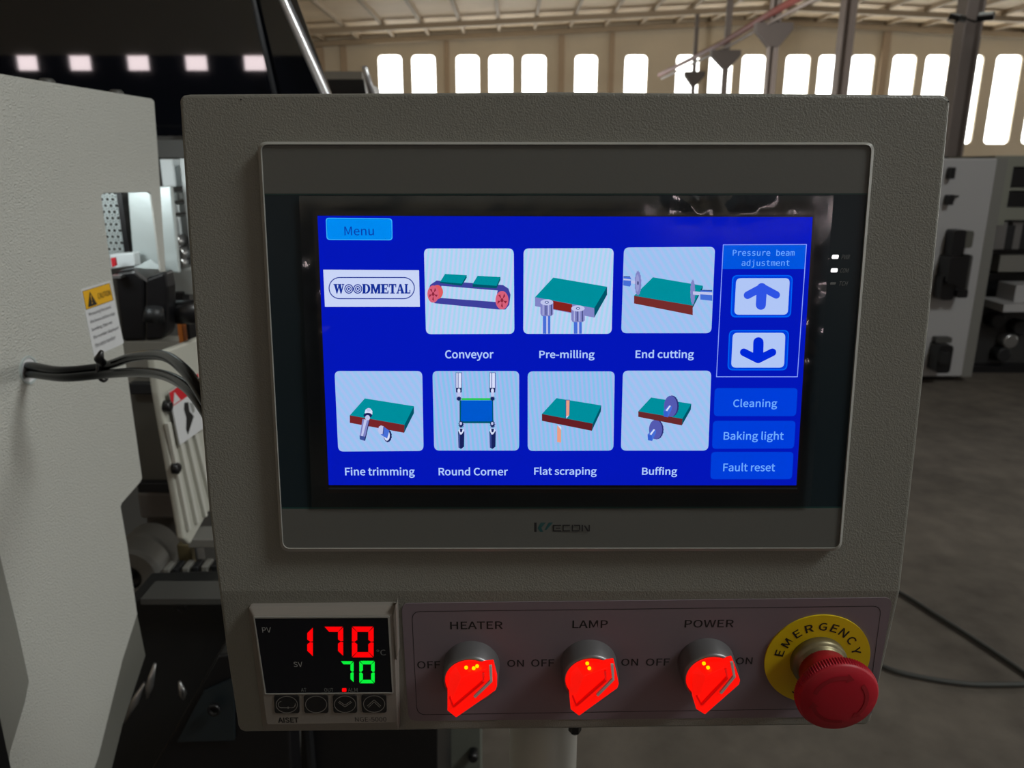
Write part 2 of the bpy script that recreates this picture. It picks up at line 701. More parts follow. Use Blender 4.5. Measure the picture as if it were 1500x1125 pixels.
# roof
m = MB()
for sx, xe in ((-1, XL - 1.5), (1, XR + 0.5)):
    k = (ZP - ZE) / (XP - XL)
    ze = ZP - abs(xe - XP) * k
    m.add([(XP, YR - 1, ZP), (xe, YR - 1, ze), (xe, YB + 1, ze), (XP, YB + 1, ZP), (XP, YR - 1, ZP + 0.1), (xe, YR - 1, ze + 0.1), (xe, YB + 1, ze + 0.1), (XP, YB + 1, ZP + 0.1)],
          [[0, 1, 2, 3], [4, 7, 6, 5], [0, 4, 5, 1], [1, 5, 6, 2], [2, 6, 7, 3], [3, 7, 4, 0]], ROOF_SHEET)
m.build('ceiling', kind='structure')
kk = (ZP - ZE) / (XP - XL)


def roof_z(x):
    return ZP - abs(x - XP) * kk


nt_ = 0
for yr in (29.8, 27.2, 21.0, 15.0, 9.0, 3.0, -4.0):
    for xe in (XL, XR):
        nt_ += 1
        m = MB()
        dz = 0.16 if yr > 25 else 0.35
        V = []
        for y in (yr - 0.1, yr + 0.1):
            V += [(XP, y, ZP - 0.13), (xe, y, roof_z(xe) - 0.13), (xe, y, roof_z(xe) - 0.13 - dz), (XP, y, ZP - 0.13 - dz)]
        m.add(V, [[0, 1, 2, 3], [7, 6, 5, 4], [0, 4, 5, 1], [1, 5, 6, 2], [2, 6, 7, 3], [3, 7, 4, 0]], PURLIN)
        o = m.build('trim_%d' % nt_, kind='structure')
x = XL + 0.4
while x < XR:
    nt_ += 1
    m = MB(); z = roof_z(x)
    m.box(x - 0.05, x + 0.05, YR, YB, z - 0.13, z - 0.01, PURLIN)
    m.build('trim_%d' % nt_, kind='structure')
    x += 1.25
# pilasters on the gable wall
for px, wd in ((655, 0.18), (822, 0.22), (895, 0.18), (1292, 0.25), (505, 0.2), (470, 0.3)):
    nt_ += 1
    x, _ = lz(px, 105)
    m = MB(); m.box(x - wd / 2, x + wd / 2, YB - 0.12, YB - 0.001, 0, roof_z(x) - 0.3, mat('pilaster_paint', (172, 152, 128), 0.8))
    m.build('trim_%d' % nt_, kind='structure')


# ------------------------------------------------------------------ columns and crane rail
def column(px, py, y, width, label, ztop=None, corbel=None, lamps=False):
    p = at(px, py, y)
    t = thing('steel_column', label, 'column', Matrix.Translation((p.x, y, 0)))
    zt = (roof_z(p.x) - 0.3) if ztop is None else ztop
    m = MB(); h = width / 2
    fl = width * 0.12
    m.box(-h, -h + fl, -h, h, 0, zt, COLUMN); m.box(h - fl, h, -h, h, 0, zt, COLUMN)
    m.box(-h + fl, h - fl, -fl / 2, fl / 2, 0, zt, COLUMN)
    m.build('column_shaft', t)
    m = MB(); m.box(-h * 1.5, h * 1.5, -h * 1.5, h * 1.5, 0, 0.03, COLUMN); m.build('base_plate', t)
    if corbel:
        cx0, cx1, cy = corbel
        a = at(cx0, cy, y); b = at(cx1, cy, y)
        m = MB()
        z = a.z
        x0, x1 = a.x - p.x, b.x - p.x
        V = []
        for yy in (-0.12, 0.12):
            V += [(x0, yy, z), (x1, yy, z), (x1, yy, z - 0.14), (h, yy, z - 0.45), (-h, yy, z - 0.45), (x0, yy, z - 0.14)]
        m.add(V, [[0, 1, 2, 3, 4, 5], [11, 10, 9, 8, 7, 6]] + [[i, (i + 1) % 6, 6 + (i + 1) % 6, 6 + i] for i in range(6)], mat('corbel_paint', (88, 82, 80), 0.6))
        m.build('crane_corbel', t)
    return t, p


column(1418, 40, 9.0, 0.2, 'thick steel column rising just behind the upper corner of the control box')
column(1238, 60, 18.0, 0.27, 'slender steel column crossing the row of windows above the control box')
column(1131, 80, 17.0, 0.19, 'thin column with the largest crane bracket beneath the red rail', corbel=(1107, 1160, 34))
column(1064, 80, 22.0, 0.14, 'thin column with the middle crane bracket beneath the red rail', corbel=(1042, 1084, 74))
column(1017, 100, 27.0, 0.12, 'thinnest column, holding the smallest crane bracket at the end of the red rail', corbel=(1003, 1032, 105))
m = MB()
P1 = at(1215, -28, 13.0); P2 = at(1125, 22, 16.8); P3 = at(1060, 62, 21.8); P4 = at(966, 110, 29.2)
m.tube([P1, P2, P3, P4], 0.07, RAIL_RED, 8)
o = m.build('crane_rail'); tag(o, 'dull red crane conductor rail running diagonally below the roof', 'rail')
m = MB()
d = Vector((0.0, -0.45, -0.16))
m.tube([P1 + d, P2 + d, P3 + d, P4 + d], 0.035, COLUMN, 6)
o = m.build('conduit_pipe'); tag(o, 'thin grey conduit just below the red crane rail', 'pipe')
for i, (px, py, lb) in enumerate(((1403, 26, 'dark floodlight on the near side of the thick column'), (1444, 24, 'dark floodlight on the outer side of the thick column'))):
    c = at(px, py, 8.7)
    t = thing('floodlight', lb, 'lamp', Matrix.Translation(c))
    t.rotation_euler = (math.radians(20), 0, math.radians(35 if i == 0 else -35))
    m = MB(); m.prism(rrect(-0.08, 0.08, -0.06, 0.06, 0.015), -0.03, 0.03, BLACK_PAINT, 0.01); m.build('lamp_housing', t, bevel=0.004)
    m = MB(); m.prism(rrect(-0.065, 0.065, -0.045, 0.045, 0.01), 0.03, 0.034, mat('lamp_glass', (150, 160, 160), 0.2)); m.build('lamp_glass', t)
    m = MB(); m.tube([(0, 0, -0.03), (0.1 if i == 0 else -0.1, 0.05, -0.05), (0.2 if i == 0 else -0.2, 0.2, -0.05)], 0.012, BLACK_PAINT); m.build('bracket', t)

# ------------------------------------------------------------------ floor cables
for nm, pts, lb in (
    ('floor_cable', [(1255, 838), (1318, 868), (1370, 900), (1430, 938), (1500, 985), (1590, 1050)], 'dark blurred cable lying diagonally across the concrete floor'),
    ('floor_cable', [(1200, 930), (1293, 976), (1340, 990), (1400, 1000), (1450, 1003), (1560, 1001)], 'dark cable curving level across the floor beside the emergency button'),
):
    fl = Pl((0, 0, 0.012), (1, 0, 0), (0, 1, 0))
    P = [fl.w(x, y) for x, y in pts]
    Q = []
    for i in range(len(P) - 1):
        a, b, c, d_ = P[max(i - 1, 0)], P[i], P[i + 1], P[min(i + 2, len(P) - 1)]
        for k in range(6):
            t = k / 6
            Q.append(0.5 * ((2 * b) + (c - a) * t + (2 * a - 5 * b + 4 * c - d_) * t * t + (3 * b - a - 3 * c + d_) * t ** 3))
    m = MB(); m.tube(Q, 0.0075, mat('floor_cable_grey', (58, 60, 58), 0.6), 8)
    tag(m.build(nm), lb, 'cable')


# ------------------------------------------------------------------ far machines on the right
def fpt(px, py):
    return Pl((0, 0, 0), (1, 0, 0), (0, 1, 0)).w(px, py)


mb_p = fpt(1408, 560)
YM = mb_p.y
fm = front(YM)


def rect_px(m, y, x0, x1, ytop, ybot, depth, material, origin):
    a = front(y).w(x0, ytop); b = front(y).w(x1, ybot)
    a.x = max(a.x, edge_x + 0.085)
    m.box(a.x - origin.x, b.x - origin.x, y - origin.y, y - origin.y + depth, b.z - origin.z, a.z - origin.z, material)


edge_x = fm.w(1434, 400).x
top_z = fm.w(1400, 232).z
t = thing('cabinet_machine', 'pale grey machine cabinet with black motors on its side, standing beyond the control box', 'machine', Matrix.Translation((edge_x, YM, 0)))
m = MB(); m.box(-1.6, 0, 0, 1.2, 0.04, top_z, FAR_WHITE); m.build('cabinet_body', t, bevel=0.01)
m = MB(); m.box(-0.0, 0.07, 0.005, 1.2, 0.04, top_z, mat('far_machine_edge', (120, 120, 116), 0.5)); m.build('corner_post', t)
m = MB(); m.box(-1.6, 0.0, 0.1, 1.1, 0.0, 0.04, BLACK_PAINT); m.build('plinth', t)


def on_cab(nm, shapes, label=None):
    m = MB()
    for (x0, x1, y0, y1, dpt, mt) in shapes:
        a = front(YM - 0.001).w(x0, y0); b = front(YM - 0.001).w(x1, y1)
        m.prism([(p[0] - edge_x, p[1]) for p in rrect(a.x, b.x, b.z, a.z, min(abs(b.x - a.x), abs(a.z - b.z)) * 0.25)], 0.0, dpt, mt)
    return m.build(nm, t, matrix=Matrix(((1, 0, 0, 0), (0, 0, -1, -0.001), (0, 1, 0, 0), (0, 0, 0, 1))), label=label)


on_cab('motor', [(1386, 1394, 335, 400, 0.1, BLACK_PAINT), (1376, 1392, 372, 412, 0.14, BLACK_PAINT), (1370, 1384, 400, 436, 0.1, BLACK_PAINT)])
on_cab('motor', [(1403, 1416, 337, 362, 0.06, mat('far_box_grey', (84, 84, 78), 0.5))], 'small grey terminal box')
on_cab('motor', [(1393, 1400, 370, 430, 0.1, BLACK_PAINT), (1388, 1402, 420, 432, 0.12, BLACK_PAINT), (1404, 1411, 372, 425, 0.05, DARK_GREY)])
on_cab('motor', [(1363, 1377, 500, 540, 0.12, BLACK_PAINT), (1366, 1388, 492, 500, 0.05, DARK_GREY), (1362, 1372, 508, 525, 0.15, BLACK_METAL)])
on_cab('wire', [(1386, 1402, 286, 289, 0.02, BLACK_PAINT), (1388, 1396, 292, 294, 0.02, BLACK_PAINT)])
on_cab('knob', [(1388, 1392, 245, 262, 0.05, BLACK_PAINT)])
on_cab('knob', [(1384, 1390, 285, 300, 0.05, BLACK_PAINT)])

Y2 = YM + 0.25
p0 = front(Y2).w(1462, 400)
t2 = thing('open_machine', 'machine with open dark bays and pale shelf at the frame edge, beside the grey cabinet', 'machine', Matrix.Translation((p0.x, Y2, 0)))
o2 = Vector((p0.x, Y2, 0))
zt = front(Y2).w(1480, 228).z
m = MB(); m.box(edge_x + 0.085 - o2.x, 2.4, 0.75, 1.0, 0.05, zt, DARK_GREY); m.build('rear_panel', t2)
m = MB(); m.box(max(-0.06, edge_x + 0.085 - o2.x), 2.4, -0.02, 0.9, zt - 0.07, zt, PALE_GREEN); m.build('top_beam', t2)
m = MB(); rect_px(m, Y2 - 0.03, 1458, 1470, 228, 330, 0.06, PALE_GREEN, o2); m.build('upright', t2)
m = MB(); rect_px(m, Y2 - 0.02, 1466, 1700, 304, 322, 0.5, PALE_GREEN, o2); m.build('shelf', t2)
m = MB(); rect_px(m, Y2 - 0.02, 1468, 1700, 275, 279, 0.1, PALE_GREEN, o2); m.build('rail', t2)
for (x0, x1, a, b, dpt) in ((1471, 1700, 246, 274, 0.5), (1471, 1700, 281, 303, 0.5)):
    m = MB(); rect_px(m, Y2 - 0.005, x0, x1, a, b, dpt, BLACK_PAINT, o2); m.build('bay', t2)
for i, x0 in enumerate((1462, 1474, 1484, 1497, 1512, 1530)):
    m = MB(); rect_px(m, Y2 + 0.02 * i, x0, x0 + 8, 325 + 5 * (i % 2), 365, 0.1, BLACK_METAL if i % 2 else STEEL, o2); m.build('cylinder_unit', t2)
m = MB(); rect_px(m, Y2 + 0.1, 1455, 1700, 345, 372, 0.4, BLACK_PAINT, o2); m.build('drive_unit', t2)
m = MB(); rect_px(m, Y2 + 0.06, 1466, 1700, 374, 398, 0.4, MID_GREY, o2); m.build('guard', t2)
m = MB(); rect_px(m, Y2 + 0.2, 1440, 1700, 400, 440, 0.4, BLACK_PAINT, o2); m.build('drive_unit', t2)
m = MB(); rect_px(m, Y2 - 0.2, 1471, 1700, 446, 457, 0.3, FAR_WHITE, o2); m.build('feed_table', t2)
m = MB(); rect_px(m, Y2 - 0.1, 1489, 1530, 418, 448, 0.2, FAR_WHITE, o2); m.build('white_cover', t2)
m = MB(); rect_px(m, Y2 + 0.1, 1430, 1700, 448, 552, 0.5, mat('far_base_dark', (44, 44, 44), 0.5), o2)
m.build('machine_plinth', t2)
for i, (x0, y0) in enumerate(((1462, 470), (1480, 500), (1470, 520), (1495, 480))):
    m = MB(); c = front(Y2 + 0.02).w(x0, y0)
    m.lathe([(0.055, -0.1), (0.055, 0.0), (0.045, 0.01)], STEEL if i == 1 else BLACK_METAL, 14)
    m.build('roller_end', t2, matrix=Matrix.Translation(c - o2) @ Matrix.Rotation(PI / 2, 4, 'X'))
m = MB(); m.box(edge_x + 0.085 - o2.x, 2.4, 0.0, 1.0, 0.0, 0.05, BLACK_PAINT); m.build('plinth', t2)

# ================================================================== THE CONTROL BOX
TU = math.radians(6.13); TL_ = math.radians(3.1)
tU = 0.36 / FPX
U = Pl(CAM + ray(750, 508) * tU, (1, 0, 0), (0, math.sin(TU), math.cos(TU)))
fold = U.w(750, 866)
L = Pl(fold, (1, 0, 0), (0, -math.sin(TL_), math.cos(TL_)))

top = [(270, 139), (281, 137.5), (1378, 139), (1388, 141), (1393, 150)]
outline_u = [(262.5, 149), (263.5, 142.5), (268, 139), (276, 137.6), (820, 134), (1380, 138.6), (1388, 140.5), (1392, 145), (1392.5, 153), (1363, 460), (1343, 650), (1319.5, 862)]
outline_l = [(1277.5, 1050), (1275, 1059), (1268, 1062.5), (820, 1068), (358, 1073), (351, 1070), (348, 1063), (330, 945), (319.5, 862)]
left_u = [(305.5, 747), (296.5, 640), (276.7, 370)]
V = [U.w(*p) for p in outline_u] + [L.w(*p) for p in outline_l] + [U.w(*p) for p in left_u]
nU = len(outline_u); nL = len(outline_l); N = len(V)
i_r = nU - 1; i_l = nU + nL - 1
V[i_r] = Vector((V[i_r].x, fold.y, fold.z)); V[i_l] = Vector((V[i_l].x, fold.y, fold.z))
back = U.n * -0.085
base_c = Vector((0.0, U.o.y + 0.05, V[nU + 3].z))
box = thing('control_box', 'grey textured metal operator box carrying the touchscreen, controller and switches', 'control box', Matrix.Translation(base_c))
m = MB()
Vl = [v - base_c for v in V]
Vb = [v + back for v in Vl]
upper = [i for i in range(nU)] + [i_l] + list(range(nU + nL, N))
lower = list(range(i_r, i_l + 1))
F = [upper, lower]
for i in range(N):
    j = (i + 1) % N
    F.append([i, N + i, N + j, j])
F.append([N + i for i in range(N)][::-1])
m.add(Vl + Vb, F, POWDER)
m.build('housing', box, bevel=0.0016)
# seam weld line and tiny scratches: a screw at each rear corner is hidden; small paint pits stay in the coat
for px, py in ((353, 146), (1389, 149)):
    p = U.w(px, py, 0.0001) - base_c
    mm = MB(); mm.lathe([(0.0004, 0), (0.0004, 0.0001)], BLACK_PRINT, 8)
    mm.build('paint_pit', box, matrix=Matrix.Translation(p) @ U.mat(Vector((0, 0, 0))).to_3x3().to_4x4())


def U_root(px, py, h=0.0):
    w_ = U.w(px, py, h); return w_, U.mat(w_), U.l(px, py, h)


# ---- touchscreen
w0, M0, b0 = U_root(822, 806)
ts = thing('touchscreen', 'wide grey framed touchscreen showing a blue machine menu, mounted in the control box', 'touchscreen', M0)
Z = Matrix.Identity(4)
H1 = 0.0050      # frame height above the box
H2 = 0.0042      # membrane height


def uv(pl, b, pts, h):
    out = []
    for x, y in pts:
        u, v = pl.l(x, y, h); out.append((u - b[0], v - b[1]))
    return out


def ccw(p):
    a = sum(p[i][0] * p[(i + 1) % len(p)][1] - p[(i + 1) % len(p)][0] * p[i][1] for i in range(len(p)))
    return p if a > 0 else p[::-1]


oc = [(377, 207.5), (1281.5, 208.5), (1232.5, 807), (411, 808)]
ic = [(383.5, 212.5), (1276, 213), (1228, 802), (415.5, 802.5)]
mc = [(381, 211), (1277.5, 211.5), (1230, 803.5), (414, 804)]
m = MB()
o_ = ccw(uv(U, b0, rquad(oc, 14), H1 - 0.0012)); mid = ccw(uv(U, b0, rquad(mc, 12), H1)); i_ = ccw(uv(U, b0, rquad(ic, 10), H2))
n = len(o_)
V_ = [(x, y, 0.0) for x, y in o_] + [(x, y, H1 - 0.0012) for x, y in o_] + [(x, y, H1) for x, y in mid] + [(x, y, H1) for x, y in [((a[0] + b[0]) / 2, (a[1] + b[1]) / 2) for a, b in zip(mid, i_)]] + [(x, y, H2 - 0.0008) for x, y in i_]
F_ = []
for k in range(4):
    for i in range(n):
        j = (i + 1) % n
        F_.append([k * n + i, k * n + j, (k + 1) * n + j, (k + 1) * n + i])
m.add(V_, F_, HMI_RIM)
m.build('frame', ts)


def lerp(a, b, t):
    return (a[0] + (b[0] - a[0]) * t, a[1] + (b[1] - a[1]) * t)


def yat(c, y):
    """left and right photo x of quad c at photo y"""
    tl = (y - c[0][1]) / (c[3][1] - c[0][1]); tr = (y - c[1][1]) / (c[2][1] - c[1][1])
    return c[0][0] + (c[3][0] - c[0][0]) * tl, c[1][0] + (c[2][0] - c[1][0]) * tr


a1, b1 = yat(ic, 283.5); a2, b2 = yat(ic, 745)
topband = rquad([ic[0], ic[1], (b1, 283), (a1, 283.5)], 9)[:14] + [(b1, 283), (a1, 283.5)]
m = MB(); m.prism(ccw(uv(U, b0, topband, H2)), 0.0005, H2, HMI_GREY); m.build('upper_band', ts)
rb = rquad([(a2, 745.5), (b2, 744.5), ic[2], ic[3]], 9)[14:]
botband = [(a2, 745.5), (b2, 744.5)] + rb
m = MB(); m.prism(ccw(uv(U, b0, botband, H2)), 0.0005, H2, HMI_GREY); m.build('lower_band', ts)
d = Draw(U, b0, H2 - 0.0004)
glass = MB(); glass.prism(ccw(uv(U, b0, [(a1, 283.5), (b1, 283), (b2, 744.5), (a2, 745.5)], H2 - 0.0002)), 0.0005, H2 - 0.0002, GLASS_DK)
go = glass.build('front_glass', ts)
d = Draw(U, b0, H2 - 0.0001)
d.p([(a1, 282.5), (b1, 282), (b1, 285), (a1, 285.5)], TEAL_EDGE)
d.mb.build('coloured_seam', go)
d = Draw(U, b0, H2 - 0.0001)
d.p([(a2, 743), (b2, 742), (b2, 745.5), (a2, 746.5)], TEAL_EDGE)
d.mb.build('coloured_seam', go)
# black border round the lcd
HS = H2 - 0.00015
d = Draw(U, b0, HS)
d.p([(458, 309), (1196, 311), (1171, 722), (477, 722)], SCREEN_BORDER)
BLUE = glow((3, 22, 184))
d.p([(465, 316), (1190.5, 318), (1166.5, 711), (481.5, 710.5)], BLUE)
d.p([(481.5, 714.5), (1168, 714.5), (1168, 716.5), (481.5, 716.5)], mat('lcd_rim', (70, 86, 104), 0.4))
disp = d.mb.build('display', ts, label='lit blue menu display')
hh = d.h + 0.00002

TILE1 = glow_tile('tile_a', (196, 204, 244), (160, 214, 240), 150, 0.12)
TILE2 = glow_tile('tile_b', (166, 182, 238), (128, 196, 236), 150, -0.1)
TILE3 = glow_tile('tile_c', (168, 190, 240), (150, 196, 240), 110, -0.6)
TEAL = glow((0, 142, 156)); TEALD = glow((0, 84, 104)); BROWN = glow((118, 36, 40)); BROWN2 = glow((134, 34, 30))
LAV = glow((128, 132, 196)); LAVL = glow((190, 196, 236)); BLU = glow((70, 110, 214)); NAVY = glow((22, 34, 92)); NAVL = glow((60, 78, 150))
BELT = glow((62, 64, 156)); PINK = glow((214, 96, 122)); PINKD = glow((140, 40, 62)); REDDRUM = glow((222, 92, 96)); WH = glow((214, 222, 250)); CAPT = glow((176, 204, 255))
LOGOB = glow((20, 48, 150)); ORNG = glow((232, 158, 134)); PBLUE = glow((0, 88, 206)); GRN = glow((40, 200, 80)); PURP = glow((84, 90, 176)); PURPD = glow((46, 50, 120))
BTN = glow((0, 62, 218)); BTNL = glow((0, 98, 246)); BORD = glow((136, 160, 255)); ARROWU = glow((46, 84, 228)); ARROWD = glow((0, 40, 214)); TILEB = glow((176, 198, 246))
MENU = glow((0, 138, 240)); MENUL = glow((60, 178, 255)); MENUT = glow((10, 40, 160)); BTXT = glow((110, 172, 255))


def tile(c, material, name, art=None):
    d = Draw(U, b0, hh)
    d.p(rquad(c, 8), material)
    if art:
        art(d)
    return d.mb.build(name, disp)


z1 = (440, 280, 4.412); z2 = (740, 340, 4.6875); z3 = (470, 530, 5.0); z4 = (760, 530, 5.172)


def art_conveyor(d):
    P = lambda p, mt: d.p(p, mt, z1)
    P([(880, 578), (1310, 607), (1345, 630), (1358, 670), (1350, 735), (1325, 765), (1280, 765), (870, 725), (835, 700), (822, 655), (840, 605)], BELT)
    P([(912, 612), (1275, 642), (1262, 716), (905, 690)], TILE1)
    P(ell(884, 652, 38, 46), REDDRUM)
    P(ell(858, 665, 37, 56), PINK)
    P(ell(1303, 705, 42, 60), PINK)
    for cx, cy, rx, ry in ((858, 665, 33, 50), (1303, 705, 37, 54)):
        for k in range(5):
            a = k * 2 * PI / 5 + 0.3
            c, s_ = math.cos(a), math.sin(a)
            P([(cx + rx * 0.2 * c, cy + ry * 0.2 * s_), (cx + rx * 0.9 * math.cos(a - 0.2), cy + ry * 0.9 * math.sin(a - 0.2)), (cx + rx * 0.75 * math.cos(a + 0.25), cy + ry * 0.75 * math.sin(a + 0.25))], PINKD)
        P(ell(cx, cy, rx * 0.25, ry * 0.25, 12), PINKD)
    for q, s2 in (([(935, 535), (1075, 543), (1043, 598), (903, 585)], [(903, 585), (1043, 598), (1075, 543), (1075, 560), (1043, 612), (903, 594)]),
                  ([(1145, 547), (1293, 555), (1268, 612), (1113, 600)], [(1113, 600), (1268, 612), (1293, 555), (1293, 573), (1268, 629), (1113, 619)])):
        P(q, TEAL); P(s2, TEALD)


def slab(P, t_, f_, s_, fm_=BROWN):
    P(t_, TEAL); P(f_, fm_); P(s_, TEALD)


def art_premill(d):
    P = lambda p, mt: d.p(p, mt, z2)
    slab(P, [(330, 312), (700, 375), (612, 522), (205, 447)], [(205, 447), (612, 522), (612, 587), (205, 508)], [(700, 375), (700, 430), (612, 587), (612, 522)], LAV)
    P([(325, 470), (460, 496), (460, 553), (325, 528)], BROWN2)
    for cx, ty, bw in ((286, 482, 44), (500, 524, 46)):
        P([(cx - bw + 17, ty + 80), (cx + bw - 20, ty + 80), (cx + bw - 20, 697), (cx - bw + 17, 697)], BLU)
        P([(cx - 4, ty + 80), (cx + 8, ty + 80), (cx + 8, 697), (cx - 4, 697)], LAVL)
        P([(cx - bw, ty), (cx + bw, ty), (cx + bw, ty + 82), (cx + bw - 14, ty + 95), (cx - bw + 10, ty + 95), (cx - bw, ty + 78)], LAV)
        for k in (-28, -8, 10, 28):
            P([(cx + k, ty + 5), (cx + k + 5, ty + 5), (cx + k + 5, ty + 88), (cx + k, ty + 88)], NAVY if k in (-8, 28) else LAVL)
        P(ell(cx, ty, bw, 21), LAVL)
        P(ell(cx, ty, 14, 9, 14), NAVL); P(ell(cx, ty, 8, 5, 12), WH)


def art_endcut(d):
    P = lambda p, mt: d.p(p, mt, z2)
    slab(P, [(1015, 310), (1357, 368), (1288, 505), (885, 437)], [(885, 437), (1288, 505), (1288, 570), (885, 490)], [(1357, 368), (1357, 385), (1288, 520), (1288, 505)], glow((116, 44, 44)))
    P(ell(912, 350, 21, 78, 30, 0.14), LAV); P(ell(908, 350, 13, 60, 20), glow((150, 154, 208))); P(ell(912, 350, 5, 14, 10), NAVY)
    P([(862, 330), (892, 336), (892, 356), (862, 352)], LAVL)
    P([(812, 305), (856, 305), (864, 318), (864, 362), (856, 374), (810, 366)], BLU); P([(812, 318), (862, 324), (862, 334), (812, 330)], LAVL)
    P([(812, 303), (858, 304), (858, 308), (812, 307)], NAVY)
    P(ell(1288, 412, 15, 80, 30, 0.16), LAV)
    P([(1290, 406), (1340, 411), (1340, 433), (1290, 429)], LAVL)
    P([(1340, 398), (1422, 400), (1422, 472), (1340, 463)], BLU); P([(1340, 410), (1422, 414), (1422, 432), (1340, 427)], LAVL); P([(1340, 396), (1422, 398), (1422, 402), (1340, 400)], NAVY)


def art_fine(d):
    P = lambda p, mt: d.p(p, mt, z3)
    slab(P, [(322, 268), (682, 325), (612, 462), (212, 392)], [(212, 392), (612, 462), (610, 520), (212, 447)], [(682, 325), (682, 375), (610, 520), (612, 462)])
    P(ell(350, 372, 27, 32, 18, 0.08), WH); P(ell(350, 352, 16, 14, 12), LAVL); P(ell(344, 392, 32, 18, 16), NAVY); P(ell(342, 410, 18, 20, 14), LAVL)
    P([(305, 418), (358, 432), (325, 576), (283, 562)], LAV); P([(318, 421), (338, 426), (302, 570), (290, 564)], LAVL); P([(283, 540), (330, 550), (324, 580), (286, 568)], NAVL)
    P([(352, 430), (358, 432), (326, 574), (320, 572)], NAVY)
    P(ell(490, 542, 28, 44, 26, 0.1), NAVY); P(ell(484, 540, 21, 38, 20), WH)
    P([(462, 476), (502, 504), (486, 562), (440, 534)], BLU); P([(425, 475), (440, 466), (464, 474), (458, 530), (430, 530), (418, 505)], LAVL); P([(458, 474), (465, 474), (459, 532), (452, 532)], NAVL)


def art_round(d):
    P = lambda p, mt: d.p(p, mt, z3)
    P([(1016, 282), (1262, 282), (1264, 450), (1016, 450)], TEALD)
    P([(1028, 282), (1255, 282), (1256, 436), (1026, 436)], PBLUE)
    P([(1030, 266), (1242, 266), (1242, 281), (1030, 281)], GRN)
    for cx in (1011, 1257):
        P([(cx - 23, 78), (cx + 23, 78), (cx + 23, 192), (cx - 23, 192)], NAVL)
        P([(cx - 19, 82), (cx - 8, 82), (cx - 8, 190), (cx - 19, 190)], WH); P([(cx - 3, 82), (cx + 18, 82), (cx + 18, 190), (cx - 3, 190)], WH)
        P([(cx - 22, 190), (cx + 22, 190), (cx + 20, 224), (cx - 20, 224)], NAVY); P(ell(cx, 212, 11, 17, 12), WH)
        P([(cx - 12, 224), (cx + 14, 224), (cx + 12, 262), (cx - 10, 262)], LAVL)
        P(ell(cx, 270, 22, 20, 20, -0.4), NAVY)
    for cx in (1027, 1257):
        P(ell(cx, 458, 22, 30, 22, -0.35), NAVY); P(ell(cx - 2, 452, 9, 12, 10), LAVL)
        P([(cx - 22, 510), (cx, 492), (cx + 24, 510), (cx + 22, 622), (cx, 638), (cx - 19, 628)], NAVY)
        P([(cx - 18, 530), (cx - 8, 530), (cx - 8, 630), (cx - 16, 628)], NAVL)
        P([(cx - 20, 505), (cx - 12, 488), (cx + 14, 488), (cx + 22, 505), (cx + 4, 532), (cx - 8, 532)], WH); P([(cx - 10, 490), (cx + 12, 490), (cx + 6, 516), (cx - 6, 516)], NAVY)


def art_flat(d):
    P = lambda p, mt: d.p(p, mt, z4)
    P([(290, 480), (320, 516), (320, 612), (290, 608)], ORNG); P([(296, 480), (322, 492), (322, 516)], WH)
    slab(P, [(285, 275), (625, 330), (560, 468), (175, 395)], [(175, 395), (560, 468), (553, 523), (175, 447)], [(625, 330), (622, 375), (553, 523), (560, 468)], glow((100, 30, 36)))
    P([(354, 288), (387, 288), (384, 406), (354, 432)], NAVL); P([(359, 292), (384, 292), (381, 404), (359, 420)], ORNG); P([(359, 412), (380, 406), (360, 430)], WH)


def art_buff(d):
    P = lambda p, mt: d.p(p, mt, z4)
    P(ell(1046, 513, 52, 76, 40, -0.05), PURPD); P(ell(1036, 513, 50, 74, 28), PURP)
    slab(P, [(1002, 270), (1307, 318), (1240, 432), (905, 375)], [(905, 375), (1240, 432), (1235, 482), (905, 417)], [(1307, 318), (1303, 362), (1235, 482), (1240, 432)], glow((104, 40, 44)))
    P(ell(1160, 335, 53, 82, 40, -0.05), PURPD); P(ell(1150, 337, 50, 80, 28), PURP)
    for dx, dy in ((0, 0), (-120, 180)):
        P([(1095 + dx, 372 + dy), (1135 + dx, 328 + dy), (1160 + dx, 338 + dy), (1158 + dx, 362 + dy), (1130 + dx, 420 + dy), (1098 + dx, 414 + dy)], BLU)
        P([(1112 + dx, 368 + dy), (1142 + dx, 330 + dy), (1152 + dx, 334 + dy), (1124 + dx, 374 + dy)], WH)
        P([(1097 + dx, 374 + dy), (1128 + dx, 378 + dy), (1128 + dx, 418 + dy), (1098 + dx, 412 + dy)], glow((52, 96, 206)))


TN = 'icon_tile'
tile([(621, 364), (752.5, 364), (753.5, 489), (624, 489.5)], TILE1, TN, art_conveyor)
tile([(767, 364), (899, 363.5), (896, 489), (766.5, 489)], TILE1, TN, art_premill)
tile([(914, 362.5), (1047.5, 361.5), (1042, 488), (910, 488)], TILE3, TN, art_endcut)
tile([(490, 543.5), (618.5, 543.5), (620.5, 660.5), (495.5, 661.5)], TILE3, TN, art_fine)
tile([(633.5, 543.5), (760.5, 543.5), (760.5, 660), (636, 660)], TILE2, TN, art_round)
tile([(773, 544), (900.5, 544), (898.5, 660), (773, 660.5)], TILE2, TN, art_flat)
tile([(912.5, 543), (1042, 543), (1037.5, 660), (909.5, 660)], TILE3, TN, art_buff)


def cap(txt, x0, x1, y0, y1, mt, name='caption', bold=0.006, kind='sans', **k):
    m = MB(); lettering(m, U, b0, hh + 0.0001, txt, x0, x1, y0, y1, mt, bold=bold, kind=kind, **k)
    return m.build(name, disp)


